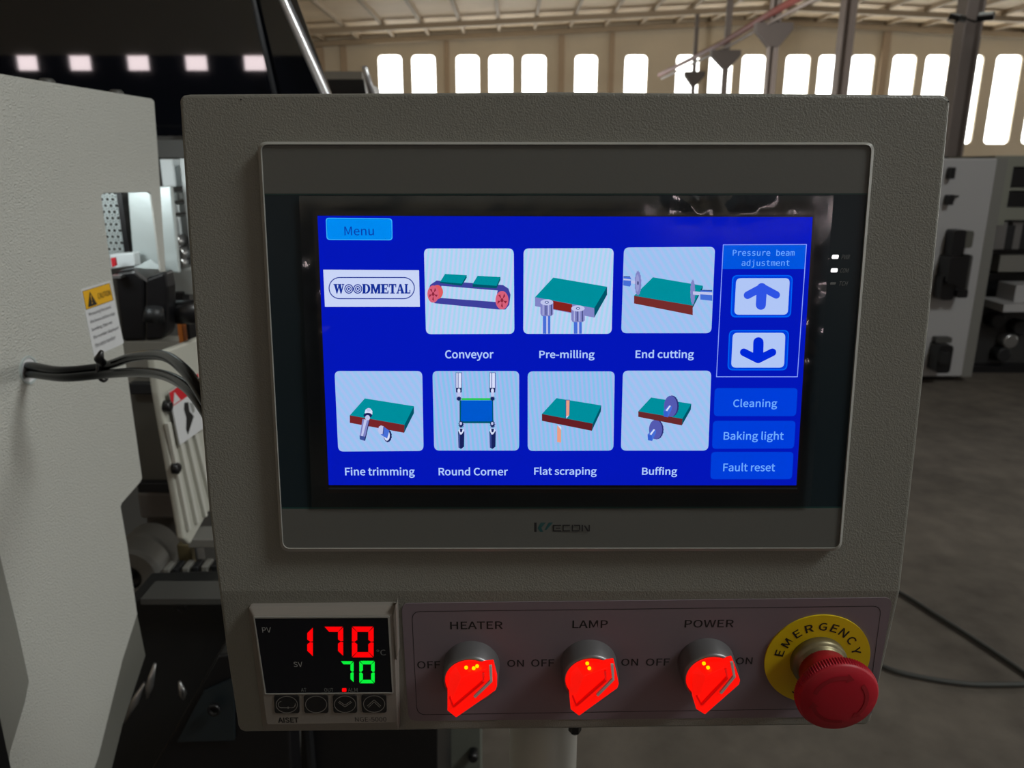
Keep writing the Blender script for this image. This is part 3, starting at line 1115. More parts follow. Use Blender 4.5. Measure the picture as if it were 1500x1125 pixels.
cap('Conveyor', 652, 723, 513, 528.5, CAPT)
cap('Pre-milling', 790, 871, 513, 528, CAPT)
cap('End cutting', 931, 1016.5, 512.5, 528, CAPT)
cap('Fine trimming', 505.5, 607.5, 684.5, 700, CAPT)
cap('Round Corner', 642.5, 744, 684.5, 696.5, CAPT)
cap('Flat scraping', 782.5, 874, 684, 699, CAPT)
cap('Buffing', 940.5, 992, 684, 699, CAPT)
# menu button
d = Draw(U, b0, hh); d.p(rquad([(477, 319), (574.5, 320), (575, 352), (478.5, 351.5)], 5), MENUL); d.p(rquad([(478, 320), (573.5, 321), (574, 351), (479.5, 350.5)], 5), MENU)
lettering(d.mb, U, b0, d.h + 0.0001, 'Menu', 504.5, 547.5, 332, 344.8, MENUT)
d.mb.build('menu_button', disp)
# right buttons
for c, tx, x0, x1, y0, y1 in (([(1047, 568.5), (1168.5, 568.5), (1166, 609.5), (1045.5, 609.5)], 'Cleaning', 1074, 1138.5, 584.5, 599.7),
                              ([(1044.5, 616.5), (1165.5, 616.5), (1163, 657), (1043, 657.5)], 'Baking light', 1060, 1148, 632, 647.8),
                              ([(1042, 662), (1162.5, 662), (1160, 702), (1040.5, 702)], 'Fault reset', 1059.5, 1135.5, 678, 690.5)):
    d = Draw(U, b0, hh); d.p(rquad(c, 6), BTN)
    lettering(d.mb, U, b0, d.h + 0.0001, tx, x0, x1, y0, y1, BTXT, bold=0.004)
    d.mb.build('menu_button', disp)
# pressure beam block
d = Draw(U, b0, hh)
fc = [(1059, 358), (1182, 357.5), (1168.5, 552.5), (1049, 552.5)]
d.p([(1060, 359), (1181, 358.5), (1178.5, 394), (1057.5, 394)], glow((0, 84, 222)))
d.frame(fc, 1.1, 0.6, BORD)
lettering(d.mb, U, b0, d.h, 'Pressure beam', 1073.5, 1164, 365.5, 374.8, BTXT, kind='mono')
lettering(d.mb, U, b0, d.h, 'adjustment', 1086.5, 1156.5, 380.5, 391.8, BTXT, kind='mono')
d.mb.build('beam_panel', disp)
d = Draw(U, b0, hh + 0.00015)
d.p(rquad([(1072.5, 403), (1161.5, 403), (1158.5, 465), (1070, 465)], 8), BTNL)
d.p(rquad([(1074.5, 404.5), (1160, 404.5), (1157, 463), (1072, 463)], 7), BTN)
d.p(rquad([(1078.5, 407.5), (1157, 407.5), (1154, 461), (1075.5, 461)], 7), TILEB)
d.p(capsule(1116, 422, 1114.5, 446.5, 7.4), ARROWU); d.p(capsule(1116.5, 421, 1095, 432.5, 5.6), ARROWU); d.p(capsule(1116.5, 421, 1137, 432, 5.6), ARROWU)
d.mb.build('arrow_button', disp, label='lit button with upward arrow')
d = Draw(U, b0, hh + 0.00015)
d.p(rquad([(1068, 483.5), (1156, 483.5), (1153, 542.5), (1065.5, 542.5)], 8), BTNL)
d.p(rquad([(1069.5, 485), (1154.5, 485), (1151.5, 541), (1067, 541)], 7), BTN)
d.p(rquad([(1073.5, 487.5), (1150.5, 487.5), (1148.5, 538.5), (1071, 538.5)], 7), TILEB)
d.p(capsule(1111, 501.5, 1110.5, 522, 7.6), ARROWD); d.p(capsule(1110.5, 526.5, 1089.5, 516, 5.6), ARROWD); d.p(capsule(1110.5, 526.5, 1131.5, 516, 5.6), ARROWD)
d.mb.build('arrow_button', disp, label='lit button with downward arrow')
# company logo tile
d = Draw(U, b0, hh)
LG = glow((200, 212, 246))
d.p([(473.5, 395), (613.8, 395.8), (615, 449.5), (476, 449.5)], LG)
d.p(capsule(497.5, 422, 591.5, 422, 16.2, 14), LOGOB); d.p(capsule(497.5, 422, 591.5, 422, 14.8, 14), LG)


def serif(ch, x0, x1, y0, y1):
    W = x1 - x0; Hh = y1 - y0
    R = []

    def r(a, b, c, e):
        R.append([(a, c), (b, c), (b, e), (a, e)])
    st = 0.30
    if ch == 'D':
        r(0.08, 0.40, 0, 1); r(0, 0.5, 0, 0.1); r(0, 0.5, 0.9, 1)
        for k in range(10):
            a0 = -PI / 2 + PI * k / 10; a1_ = -PI / 2 + PI * (k + 1) / 10
            R.append([(0.48 + 0.52 * math.cos(a0), 0.5 + 0.5 * math.sin(a0)), (0.48 + 0.52 * math.cos(a1_), 0.5 + 0.5 * math.sin(a1_)),
                      (0.48 + 0.22 * math.cos(a1_), 0.5 + 0.38 * math.sin(a1_)), (0.48 + 0.22 * math.cos(a0), 0.5 + 0.38 * math.sin(a0))])
    elif ch == 'M':
        r(0.06, 0.24, 0, 1); r(0.74, 0.96, 0, 1); r(0, 0.3, 0.9, 1); r(0.68, 1, 0.9, 1); r(0, 0.2, 0, 0.1); r(0.8, 1, 0, 0.1)
        R.append([(0.08, 0), (0.32, 0), (0.58, 0.85), (0.46, 1)]); R.append([(0.70, 0), (0.9, 0), (0.58, 1), (0.46, 1), (0.46, 0.75)])
    elif ch == 'E':
        r(0.1, 0.46, 0, 1); r(0, 0.95, 0, 0.12); r(0, 1, 0.88, 1); r(0.4, 0.75, 0.44, 0.56); r(0.84, 0.95, 0, 0.3); r(0.87, 1, 0.68, 1); r(0.68, 0.78, 0.33, 0.68)
    elif ch == 'T':
        r(0.34, 0.66, 0, 1); r(0, 1, 0, 0.14); r(0, 0.12, 0, 0.34); r(0.88, 1, 0, 0.34); r(0.2, 0.8, 0.9, 1)
    elif ch == 'A':
        R.append([(0.40, 0), (0.60, 0), (0.96, 1), (0.62, 1)]); R.append([(0.40, 0), (0.5, 0.1), (0.22, 1), (0.08, 1)]); r(0, 0.34, 0.9, 1); r(0.54, 1, 0.9, 1); r(0.25, 0.7, 0.6, 0.7)
    elif ch == 'L':
        r(0.1, 0.46, 0, 1); r(0, 0.58, 0, 0.1); r(0, 1, 0.88, 1); r(0.87, 1, 0.62, 1)
    elif ch == 'W':
        R.append([(0.04, 0), (0.28, 0), (0.42, 0.75), (0.32, 1), (0.28, 1)]); R.append([(0.28, 1), (0.36, 1), (0.56, 0.1), (0.46, 0.1)]); R.append([(0.42, 0), (0.66, 0), (0.78, 0.75), (0.7, 1), (0.64, 1)]); R.append([(0.66, 1), (0.74, 1), (0.94, 0.05), (0.84, 0.05)])
        r(0, 0.36, 0, 0.1); r(0.38, 0.72, 0, 0.1); r(0.76, 1, 0, 0.1)
    for q in R:
        h_ = d.h
        d.p([(x0 + a * W, y0 + b * Hh) for a, b in q], LOGOB)
        d.h = h_ + 1e-6


for ch, a, b in (('W', 488.5, 504.5), ('D', 530.5, 542.5), ('M', 542.8, 557.5), ('E', 558, 569), ('T', 569.5, 580.5), ('A', 580.5, 592.5), ('L', 592.8, 601)):
    serif(ch, a, b, 416, 430)
d.h += 0.00003
for cx in (511, 524):
    for r_, mt in ((6.6, LOGOB), (5.2, LG), (4.0, LOGOB), (2.7, LG), (1.5, LOGOB)):
        d.p(ell(cx, 423.2, r_, r_ * 1.06, 24), mt)
d.mb.build('logo_tile', disp)
# maker's mark on the lower band, indicator lamps
m = MB()
d = Draw(U, b0, H2 + 0.00004)
TEALM = mat('mark_teal', (24, 70, 72), 0.5)
d.p([(782.5, 765.5), (786, 765.5), (786, 779), (782.5, 779)], BLACK_PRINT)
d.p([(792, 765.5), (799.5, 765.5), (793, 773), (795.5, 779), (791, 779), (787.5, 773.5)], TEALM)
d.p([(804, 765.5), (810, 765.5), (800.5, 776), (797.5, 776)], TEALM)
mk = [('E', 810, 822), ('C', 824, 835), ('O', 837.5, 850), ('N', 852, 864)]
for ch, a, b in mk:
    y0, y1 = 768.8, 778.5
    bars = {'E': [(a, b, y0, y0 + 1.6), (a, b, y1 - 1.6, y1), (a, a + 1.8, y0, y1), (a + 4, b - 1.5, 773, 774.4)],
            'C': [(a, b, y0, y0 + 1.6), (a, b, y1 - 1.6, y1), (a, a + 1.8, y0, y1)],
            'O': [(a + 3, b, y0, y0 + 1.6), (a, b - 1, y1 - 1.6, y1), (a, a + 1.8, y0, y1), (b - 1.8, b, y0, y1 - 2.5)],
            'N': [(a, a + 1.8, y0, y1), (b - 1.8, b, y0, y1)]}[ch]
    for x0, x1, ya, yb in bars:
        d.p([(x0, ya), (x1, ya), (x1, yb), (x0, yb)], BLACK_PRINT)
    if ch == 'N':
        d.p([(a + 3, y0 + 1), (a + 5.4, y0 + 1), (b - 1, y1), (b - 3.6, y1)], BLACK_PRINT)
d.mb.build('maker_mark', ts)
for cx, cy, tx, on in ((1223.5, 376.2, 'PWR', 1), (1222, 396, 'COM', 1), (1220.7, 415, 'TCH', 0)):
    m = MB()
    lettering(m, U, b0, H2, tx, cx + 9, cx + 21.5, cy - 3, cy + 3.4, DIM_PRINT, shear=0.3)
    d = Draw(U, b0, H2); d.p(rquad([(cx - 4.5, cy - 3), (cx + 5.5, cy - 3), (cx + 4.5, cy + 3), (cx - 5.5, cy + 3)] if on else [(cx - 4, cy - 1.6), (cx + 4, cy - 1.6), (cx + 3, cy + 1.8), (cx - 5, cy + 1.8)], 2.2 if on else 1), glow((255, 255, 255), 1.3) if on else DIM_PRINT)
    k = len(m.v); m.add(d.mb.v, d.mb.f, d.mb.mats[0])
    m.build('indicator_light', ts, label='lit white indicator' if on else 'unlit grey indicator')

# clear protective film, crinkled, over the glass
def film(ior, name, rough):
    film_m = bpy.data.materials.new(name); film_m.use_nodes = True
    nt = film_m.node_tree; nt.nodes.remove(nt.nodes['Principled BSDF'])
    tr = nt.nodes.new('ShaderNodeBsdfTransparent'); gl = nt.nodes.new('ShaderNodeBsdfGlossy'); gl.inputs['Roughness'].default_value = rough
    mxs = nt.nodes.new('ShaderNodeMixShader'); fr = nt.nodes.new('ShaderNodeFresnel'); fr.inputs[0].default_value = ior
    nt.links.new(fr.outputs[0], mxs.inputs[0]); nt.links.new(tr.outputs[0], mxs.inputs[1]); nt.links.new(gl.outputs[0], mxs.inputs[2])
    nt.links.new(mxs.outputs[0], nt.nodes['Material Output'].inputs[0])
    return film_m


FILM_EDGE = film(1.6, 'loose_clear_film', 0.08)
FILM_FLAT = film(1.14, 'clinging_clear_film', 0.12)
fq = [(438, 287), (1221, 286.5), (1187, 742), (457, 743)]
fh = H2 + 0.0009
nx, ny = 120, 64
Vf = []
from mathutils import noise
for j in range(ny + 1):
    for i in range(nx + 1):
        s_, t_ = i / nx, j / ny
        a = lerp(fq[0], fq[1], s_); b = lerp(fq[3], fq[2], s_); p = lerp(a, b, t_)
        u, v = U.l(p[0], p[1], fh)
        # folds gather along the upper edge, the upper corners and both flanks where the film is loose
        ex = max(0.0, 1 - t_ / 0.09) * (0.03 + 0.97 * max(0, 1 - abs(s_ - 0.8) / 0.16))
        ex = max(ex, max(0, 1 - abs(s_ - 0.99) / 0.045) * max(0, 1 - abs(t_ - 0.42) / 0.3))
        ex = max(ex, 0.8 * max(0, 1 - abs(s_ - 0.03) / 0.05) * max(0, 1 - abs(t_ - 0.4) / 0.25))
        w_ = noise.noise(Vector((p[0] * 0.045, p[1] * 0.03, 3.1))) * 0.0022 + noise.noise(Vector((p[0] * 0.11, p[1] * 0.05, 7.7))) * 0.0006
        Vf.append((u - b0[0], v - b0[1], fh + ex * w_ + 0.00012 * noise.noise(Vector((p[0] * 0.01, p[1] * 0.012, 1.0)))))
Ff = [[j * (nx + 1) + i, j * (nx + 1) + i + 1, (j + 1) * (nx + 1) + i + 1, (j + 1) * (nx + 1) + i] for j in range(ny) for i in range(nx)]
m = MB()
FE = []; FI = []
for k, fc_ in enumerate(Ff):
    i_c = (k % nx + 0.5) / nx; j_c = (k // nx + 0.5) / ny
    (FE if (i_c < 0.034 or i_c > 0.966 or j_c < 0.062 or j_c > 0.935) else FI).append(fc_)
m.add(Vf, FE, FILM_EDGE, True); m.add(Vf, FI, FILM_FLAT, True)
m.build('protective_film', ts, label='clear crinkled film')

# ---- label plate
wl, bl = L.w(940, 1055), L.l(940, 1055)
Ml = L.mat(wl)
plate = thing('switch_label_plate', 'mauve grey plate with black border and HEATER, LAMP and POWER lettering', 'label plate', Ml)
m = MB(); m.prism(ccw(uv(L, bl, rquad([(588, 884), (1307.5, 875.5), (1277, 1050), (598.5, 1056)], 12), 0.0004)), 0.0, 0.0004, LABEL_PLATE)
m.build('plate', plate)
d = Draw(L, bl, 0.00045)
d.frame([(602.8, 895.5), (1291.5, 887.5), (1271.5, 1037.5), (610.5, 1047.5)], 0.8, 13, BLACK_PRINT)
d.mb.build('border_line', plate)
RT_ = math.radians(0.55)
for tx, x0, x1, y0, y1 in (('HEATER', 659.5, 736.5, 910.5, 921.5), ('LAMP', 838.5, 890.5, 908.8, 920), ('POWER', 1003, 1075, 907.8, 919.2),
                           ('OFF', 611, 645, 968.5, 979.3), ('ON', 743, 767.5, 966.6, 976.8), ('OFF', 778, 812, 965.8, 976.6), ('ON', 910, 934.8, 964.8, 975.2), ('OFF', 946, 981, 964.5, 975.2), ('ON', 1078, 1102.3, 963, 973.3)):
    m = MB(); lettering(m, L, bl, 0.00045, tx, x0, x1, y0, y1, BLACK_PRINT, rot=RT_, bold=0.004)
    m.build('lettering', plate)

# ---- selector switches
LENS = bpy.data.materials.new('lit_red_lens'); LENS.use_nodes = True
pb = LENS.node_tree.nodes['Principled BSDF']
pb.inputs['Base Color'].default_value = lin((200, 6, 4)); pb.inputs['Roughness'].default_value = 0.25
pb.inputs['Emission Color'].default_value = lin((255, 14, 4)); pb.inputs['Emission Strength'].default_value = 0.85
LENS2 = LENS.copy(); LENS2.name = 'lit_red_lens_edge'; LENS2.node_tree.nodes['Principled BSDF'].inputs['Emission Color'].default_value = lin((186, 0, 0)); LENS2.node_tree.nodes['Principled BSDF'].inputs['Emission Strength'].default_value = 0.7
LENS3 = LENS.copy(); LENS3.name = 'lit_red_lens_bright'; LENS3.node_tree.nodes['Principled BSDF'].inputs['Emission Color'].default_value = lin((255, 60, 34)); LENS3.node_tree.nodes['Principled BSDF'].inputs['Emission Strength'].default_value = 1.0
LED = glow((255, 226, 0), 1.0)
SWC = [(691, 973), (862, 971), (1033.5, 969)]
HC = 0.0125


def switch(i, label):
    cx, cy = SWC[i]
    wp = L.w(cx, cy, 0.0004)
    t = thing('selector_switch', label, 'switch', L.mat(wp), 'lit selector switches on the label plate')
    c0 = Vector(L.l(cx, cy))
    pxm = abs(L.l(cx + 1, cy)[0] - L.l(cx, cy)[0])
    R = 41.5 * pxm * 0.985
    m = MB()
    m.lathe([(R, 0), (R, 0.002), (R * 0.99, 0.003), (R * 0.985, HC - 0.0014), (R * 0.93, HC), (R * 0.89, HC), (R * 0.87, HC - 0.004)], CHROME, 56, cap=False)
    m.build('collar', t)
    r2 = R * 0.885
    m = MB(); m.lathe([(r2, HC - 0.004), (r2, HC - 0.0008), (r2 * 0.97, HC)], LENS, 48, cap=True); m.build('lens', t)
    # moulded grip: pixel outlines of the heater switch, reused turned for the others
    dx, dy = (0, 0)

    def q(px, py, h):
        u, v = L.l(px, py, h)
        k = L.l(SWC[0][0], SWC[0][1])
        return Vector((u - k[0], v - k[1], h))
    bm = bmesh.new()
    top_ = [q(676, 992, 0.0175), q(708, 981, 0.0165), q(722.5, 976, 0.0165), q(728, 1005, 0.0195), q(726, 1011, 0.0195), q(668, 1051, 0.0215), q(655.5, 1041, 0.0210), q(655.5, 1020, 0.0175)]
    rin = []
    for p in top_:
        xy = Vector((p.x, p.y))
        if xy.length > r2 * 0.94:
            pass
        rin.append(Vector((p.x, p.y, HC - 0.001)))
    bvs = [bm.verts.new(p) for p in top_ + rin]
    for k in range(14):
        a = 2 * PI * k / 14
        bm.verts.new((r2 * 0.9 * math.cos(a), r2 * 0.9 * math.sin(a), HC - 0.0002))
    bmesh.ops.convex_hull(bm, input=bm.verts[:])
    bmesh.ops.delete(bm, geom=[v for v in bm.verts if not v.link_faces], context='VERTS')
    rotm = Matrix.Rotation(math.radians((0, 2.0, 9.0)[i]), 3, 'Z')
    sc_ = (1.0, 0.97, 0.93)[i]
    for v in bm.verts:
        z = v.co.z
        v.co = rotm @ (v.co * sc_); v.co.z = z
    me = bpy.data.meshes.new('grip'); bm.to_mesh(me); bm.free(); me.materials.append(LENS)
    o = bpy.data.objects.new('grip', me); COL.objects.link(o); o.parent = t
    bv = o.modifiers.new('bevel', 'BEVEL'); bv.width = 0.0006; bv.segments = 2; bv.limit_method = 'ANGLE'; bv.angle_limit = math.radians(20)

    def strip(pts, wd, mt, name, lift, lbl=None):
        m = MB()
        P_ = []
        for (px, py, h) in pts:
            v = q(px, py, h + lift); z = v.z; v = rotm @ (v * sc_); v.z = z; P_.append(v)
        Vv = []
        for k, p in enumerate(P_):
            a = P_[max(k - 1, 0)]; b = P_[min(k + 1, len(P_) - 1)]
            dd = (b - a); dd.z = 0; dd.normalize(); nn = Vector((-dd.y, dd.x, 0)) * wd / 2
            Vv += [p + nn, p - nn, p + nn - Vector((0, 0, 0.0012)), p - nn - Vector((0, 0, 0.0012))]
        Fv = []
        for k in range(len(P_) - 1):
            b_ = 4 * k
            Fv += [[b_, b_ + 1, b_ + 5, b_ + 4], [b_ + 2, b_, b_ + 4, b_ + 6], [b_ + 1, b_ + 3, b_ + 7, b_ + 5]]
        Fv += [[0, 2, 3, 1], [len(Vv) - 4, len(Vv) - 3, len(Vv) - 1, len(Vv) - 2]]
        m.add(Vv, Fv, mt); m.build(name, t, label=lbl)
    strip([(718.5, 976, 0.0168), (719.5, 998, 0.0190), (695, 1021.5, 0.0205)], 0.0013, mat('pointer_grey', (188, 176, 172), 0.5), 'pointer_mark', 0.0007, 'grey pointer line')
    strip([(708, 985, 0.0172), (708, 999, 0.0192), (664, 1036, 0.0209)], 0.0011, LENS2, 'grip_edge', 0.0006)
    strip([(664, 1036, 0.0209), (659, 1022, 0.0190)], 0.0009, LENS2, 'grip_edge', 0.0006)
    for k, (ex, ey) in enumerate(((-7, 0), (4, 1), (9, -2)) if i == 0 else (((-1, -4), (2, 3)) if i == 1 else ((-2, -2), (4, 4)))):
        u, v = L.l(cx - 1 + ex, cy + 3 + ey, 0.016)
        k0 = L.l(cx, cy)
        m = MB(); m.lathe([(0.0009, 0.0), (0.0009, 0.0006), (0.0004, 0.0009)], LED, 10)
        m.build('led', t, matrix=Matrix.Translation((u - k0[0], v - k0[1], 0.0158 + 0.0008)), label='yellow glowing led')
    # faint stamped lettering on the collar's wall
    return t


switch(0, 'red lit selector switch below the word HEATER')
switch(1, 'red lit selector switch below the word LAMP')
switch(2, 'red lit selector switch below the word POWER')

# ---- emergency stop
cx, cy = 1196.3, 965
we = L.w(cx, cy, 0.0004)
es = thing('emergency_stop_button', 'red mushroom emergency stop button on a yellow disc', 'button', L.mat(we))
be = L.l(cx, cy, 0.0004)
pxm = abs(L.l(cx + 1, cy)[0] - L.l(cx, cy)[0])
Ry = 76.7 * pxm
m = MB(); m.lathe([(Ry, 0), (Ry, 0.0008)], YELLOW, 72, smooth=False)
disc = m.build('warning_disc', es, label='yellow disc')
m = MB()
angs = [(1142, 956.5, 'E'), (1152.7, 942, 'M'), (1167.9, 928.5, 'E'), (1185.5, 920.8, 'R'), (1205.5, 918, 'G'), (1222.5, 920.5, 'E'), (1235.9, 927, 'N'), (1247.3, 938, 'C'), (1254, 953.3, 'Y')]


def ring_letters(seq):
    for x, y, ch in seq:
        u, v = L.l(x, y, 0.0012); u -= be[0]; v -= be[1]
        a = math.atan2(v, u) - PI / 2
        Vg, Fg = glyphs(ch, bold=0.006)
        wd, ht = {'M': 0.0047, 'E': 0.0036, 'S': 0.0036}.get(ch, 0.0042), 0.0046
        ca, sa = math.cos(a), math.sin(a)
        if v < -0.008:
            ca, sa = math.cos(a + PI), math.sin(a + PI)
        out = [(u + (gx - .5) * wd * ca - (gy - .5) * ht * sa, v + (gx - .5) * wd * sa + (gy - .5) * ht * ca, 0.0009) for gx, gy, gz in Vg]
        m.add(out, Fg, BLACK_PRINT)


ring_letters(angs)
ring_letters([(1166.5, 1011, 'S'), (1184, 1018, 'T'), (1205, 1020, 'O'), (1224, 1016, 'P')])
m.build('lettering', es)
Rc = 40 * pxm
m = MB(); m.lathe([(Rc, 0.0008), (Rc, 0.0042), (Rc * 0.96, 0.0052), (Rc * 0.9, 0.0056), (Rc * 0.86, 0.0062), (Rc * 0.84, 0.0095), (Rc * 0.78, 0.0098)], COLLAR_METAL, 56)
m.build('collar', es)
m = MB()
for k, ch in enumerate('EMERGENCY'):
    a = math.radians(172 - k * 17)
    Vg, Fg = glyphs(ch, bold=0.01)
    ux, uy = math.cos(a), math.sin(a)
    tx, ty = math.sin(a), -math.cos(a)
    rr = Rc * 0.846
    out = [(ux * rr + tx * (gx - .5) * 0.0022, uy * rr + ty * (gx - .5) * 0.0022, 0.0066 + gy * 0.0026) for gx, gy, gz in Vg]
    m.add(out, Fg, BLACK_PRINT)
m.build('stamped_lettering', es, fix=False)
Rs = Rc * 0.93
Rh = 0.0196
prof = [(Rs * 0.93, 0.0085), (Rs * 0.95, 0.0150), (Rs * 0.88, 0.0205), (Rh * 0.93, 0.0220), (Rh * 0.97, 0.0228), (Rh * 0.97, 0.0262), (Rh * 0.965, 0.0275), (Rh * 0.92, 0.0285), (Rh * 0.6, 0.0296), (Rh * 0.3, 0.030), (0.0004, 0.0301)]
m = MB(); m.lathe(prof, RED_PLASTIC, 72)
m.build('mushroom_head', es)
m = MB(); m.lathe([(Rh * 0.94, 0.0221), (Rh * 0.992, 0.0228), (Rh * 1.0, 0.0236), (Rh * 1.0, 0.0262), (Rh * 0.98, 0.0272), (Rh * 0.945, 0.0277)], RED_PLASTIC, 180, cap=False, smooth=False, knurl=((1, 2, 3, 4), 0.00055))
m.build('knurled_rim', es)


def arc_arrow(a0, a1_):
    m = MB(); V_ = []; n = 16
    r0, r1 = Rh * 0.60, Rh * 0.70
    for k in range(n + 1):
        a = math.radians(a0 + (a1_ - a0) * k / n)
        for r_ in (r0, r1):
            zz = 0.0297 - 0.0011 * max(0, (r_ / Rh - 0.6)) / 0.32 + 0.0001
            V_.append((r_ * math.cos(a), r_ * math.sin(a), zz))
    m.add(V_, [[2 * k, 2 * k + 1, 2 * k + 3, 2 * k + 2] for k in range(n)], RED_DARK)
    a = math.radians(a1_); sg = -1 if a1_ < a0 else 1
    tip = math.radians(a1_ + sg * 16)
    m.add([(Rh * 0.53 * math.cos(a), Rh * 0.53 * math.sin(a), 0.02985), (Rh * 0.77 * math.cos(a), Rh * 0.77 * math.sin(a), 0.0293), (Rh * 0.65 * math.cos(tip), Rh * 0.65 * math.sin(tip), 0.0297)], [[0, 1, 2]], RED_DARK)
    m.build('arrow_groove', es, fix=False)


arc_arrow(165, 82); arc_arrow(42, -40); arc_arrow(282, 200)

# ---- temperature controller
cb = (486, 1061)
wt, bt = L.w(*cb), L.l(*cb)
tc_ = thing('temperature_controller', 'small grey temperature controller with red and green digits', 'temperature controller', L.mat(wt))
HT = 0.0062
o_ = ccw(uv(L, bt, rquad([(366, 884), (583, 881.5), (586.5, 1063), (388, 1064.5)], 5, 4), 0.0))
f_ = ccw(uv(L, bt, rquad([(370, 902.5), (576, 901), (582, 1058), (391, 1061)], 4, 4), HT))
m = MB(); n = len(o_)
V_ = [(x, y, 0) for x, y in o_] + [(x, y, 0.0028) for x, y in o_] + [(x, y, HT) for x, y in f_]
F_ = []
for k in range(2):
    for i in range(n):
        j = (i + 1) % n
        F_.append([k * n + i, k * n + j, (k + 1) * n + j, (k + 1) * n + i])
F_.append([2 * n + i for i in range(n)])
m.add(V_, F_, TC_GREY)
m.build('housing', tc_, bevel=0.0003)
m = MB(); m.prism(ccw(uv(L, bt, [(372.5, 905.5), (568.5, 904.5), (574.5, 1015), (389, 1016.5)], HT + 0.0002)), HT - 0.001, HT + 0.0002, TC_FACE)
wn = m.build('display_window', tc_, label='black display window')
m = MB(); q4 = [(371, 903.5), (570.5, 902.5), (576.5, 1016), (388, 1017.5)]
m.ring(ccw(uv(L, bt, rquad(q4, 1.5, 2), HT + 0.0004)), ccw(uv(L, bt, rquad([(373, 906), (568, 905), (574.5, 1014.5), (389.5, 1016)], 1, 2), HT + 0.0004)), HT - 0.0005, HT + 0.0004, HMI_RIM)
m.build('window_rim', tc_)
hd = HT + 0.0003
SEG = {'0': 'abcdef', '1': 'bc', '7': 'abc'}


def digit(ch, x0, x1, y0, y1, th, mt, name, off=None):
    d = Draw(L, bt, hd, 0)
    g = 0.9
    ym = (y0 + y1) / 2
    sh = 0.0
    S = {'a': [(x0 + g, y0), (x1 - g, y0), (x1 - th, y0 + th), (x0 + th, y0 + th)],
         'd': [(x0 + th, y1 - th), (x1 - th, y1 - th), (x1 - g, y1), (x0 + g, y1)],
         'b': [(x1, y0 + g), (x1, ym - g), (x1 - th * .5, ym - g * .4), (x1 - th, ym - g - th * .3), (x1 - th, y0 + th + g * .6)],
         'c': [(x1 - th * .5, ym + g * .4), (x1, ym + g), (x1, y1 - g), (x1 - th, y1 - th - g * .6), (x1 - th, ym + g + th * .3)],
         'f': [(x0, y0 + g), (x0 + th, y0 + th + g * .6), (x0 + th, ym - g - th * .3), (x0 + th * .5, ym - g * .4), (x0, ym - g)],
         'e': [(x0 + th * .5, ym + g * .4), (x0 + th, ym + g + th * .3), (x0 + th, y1 - th - g * .6), (x0, y1 - g), (x0, ym + g)]}
    for s_ in SEG[ch]:
        d.p(S[s_], mt)
    d.mb.build(name, wn)


RED = glow((255, 4, 8), 1.0); GREEN = glow((10, 240, 60), 1.0)
digit('1', 430, 458.3, 918.5, 962, 8.2, RED, 'digit'); digit('7', 474.5, 502.7, 918, 961.5, 7.6, RED, 'digit'); digit('0', 515.5, 547.3, 917.8, 963, 7.8, RED, 'digit')
digit('7', 498.5, 518, 968.5, 1000, 4.6, GREEN, 'digit'); digit('0', 526.4, 548.8, 968, 1001, 5.2, GREEN, 'digit')
d = Draw(L, bt, hd); d.p(rquad([(501, 1008), (507.5, 1008), (507.5, 1013.6), (501, 1013.6)], 1.5), RED); d.mb.build('alarm_led', wn, label='small square red light')
for tx, x0, x1, y0, y1, mt in (('PV', 384, 397, 919, 926.5, GREY_PRINT), ('SV', 430, 443, 969.5, 977, GREY_PRINT), ('°C', 551.6, 565, 951.5, 960, DIM_PRINT),
                               ('AT', 441, 448.8, 1008, 1013.3, DIM_PRINT), ('OUT', 475, 488.3, 1008, 1013.3, DIM_PRINT), ('ALM', 509.6, 523.8, 1008, 1013.3, DIM_PRINT)):
    m = MB(); lettering(m, L, bt, hd, tx, x0, x1, y0, y1, mt, rot=RT_); m.build('lettering', wn)
for tx, x0, x1, y0, y1, bo in (('AISET', 407, 437.5, 1051, 1058.8, 0.012), ('NGE-5000', 520, 566, 1050.5, 1057, 0.0)):
    m = MB(); lettering(m, L, bt, HT + 0.00005, tx, x0, x1, y0, y1, BLACK_PRINT, rot=RT_, bold=bo); m.build('lettering', tc_)
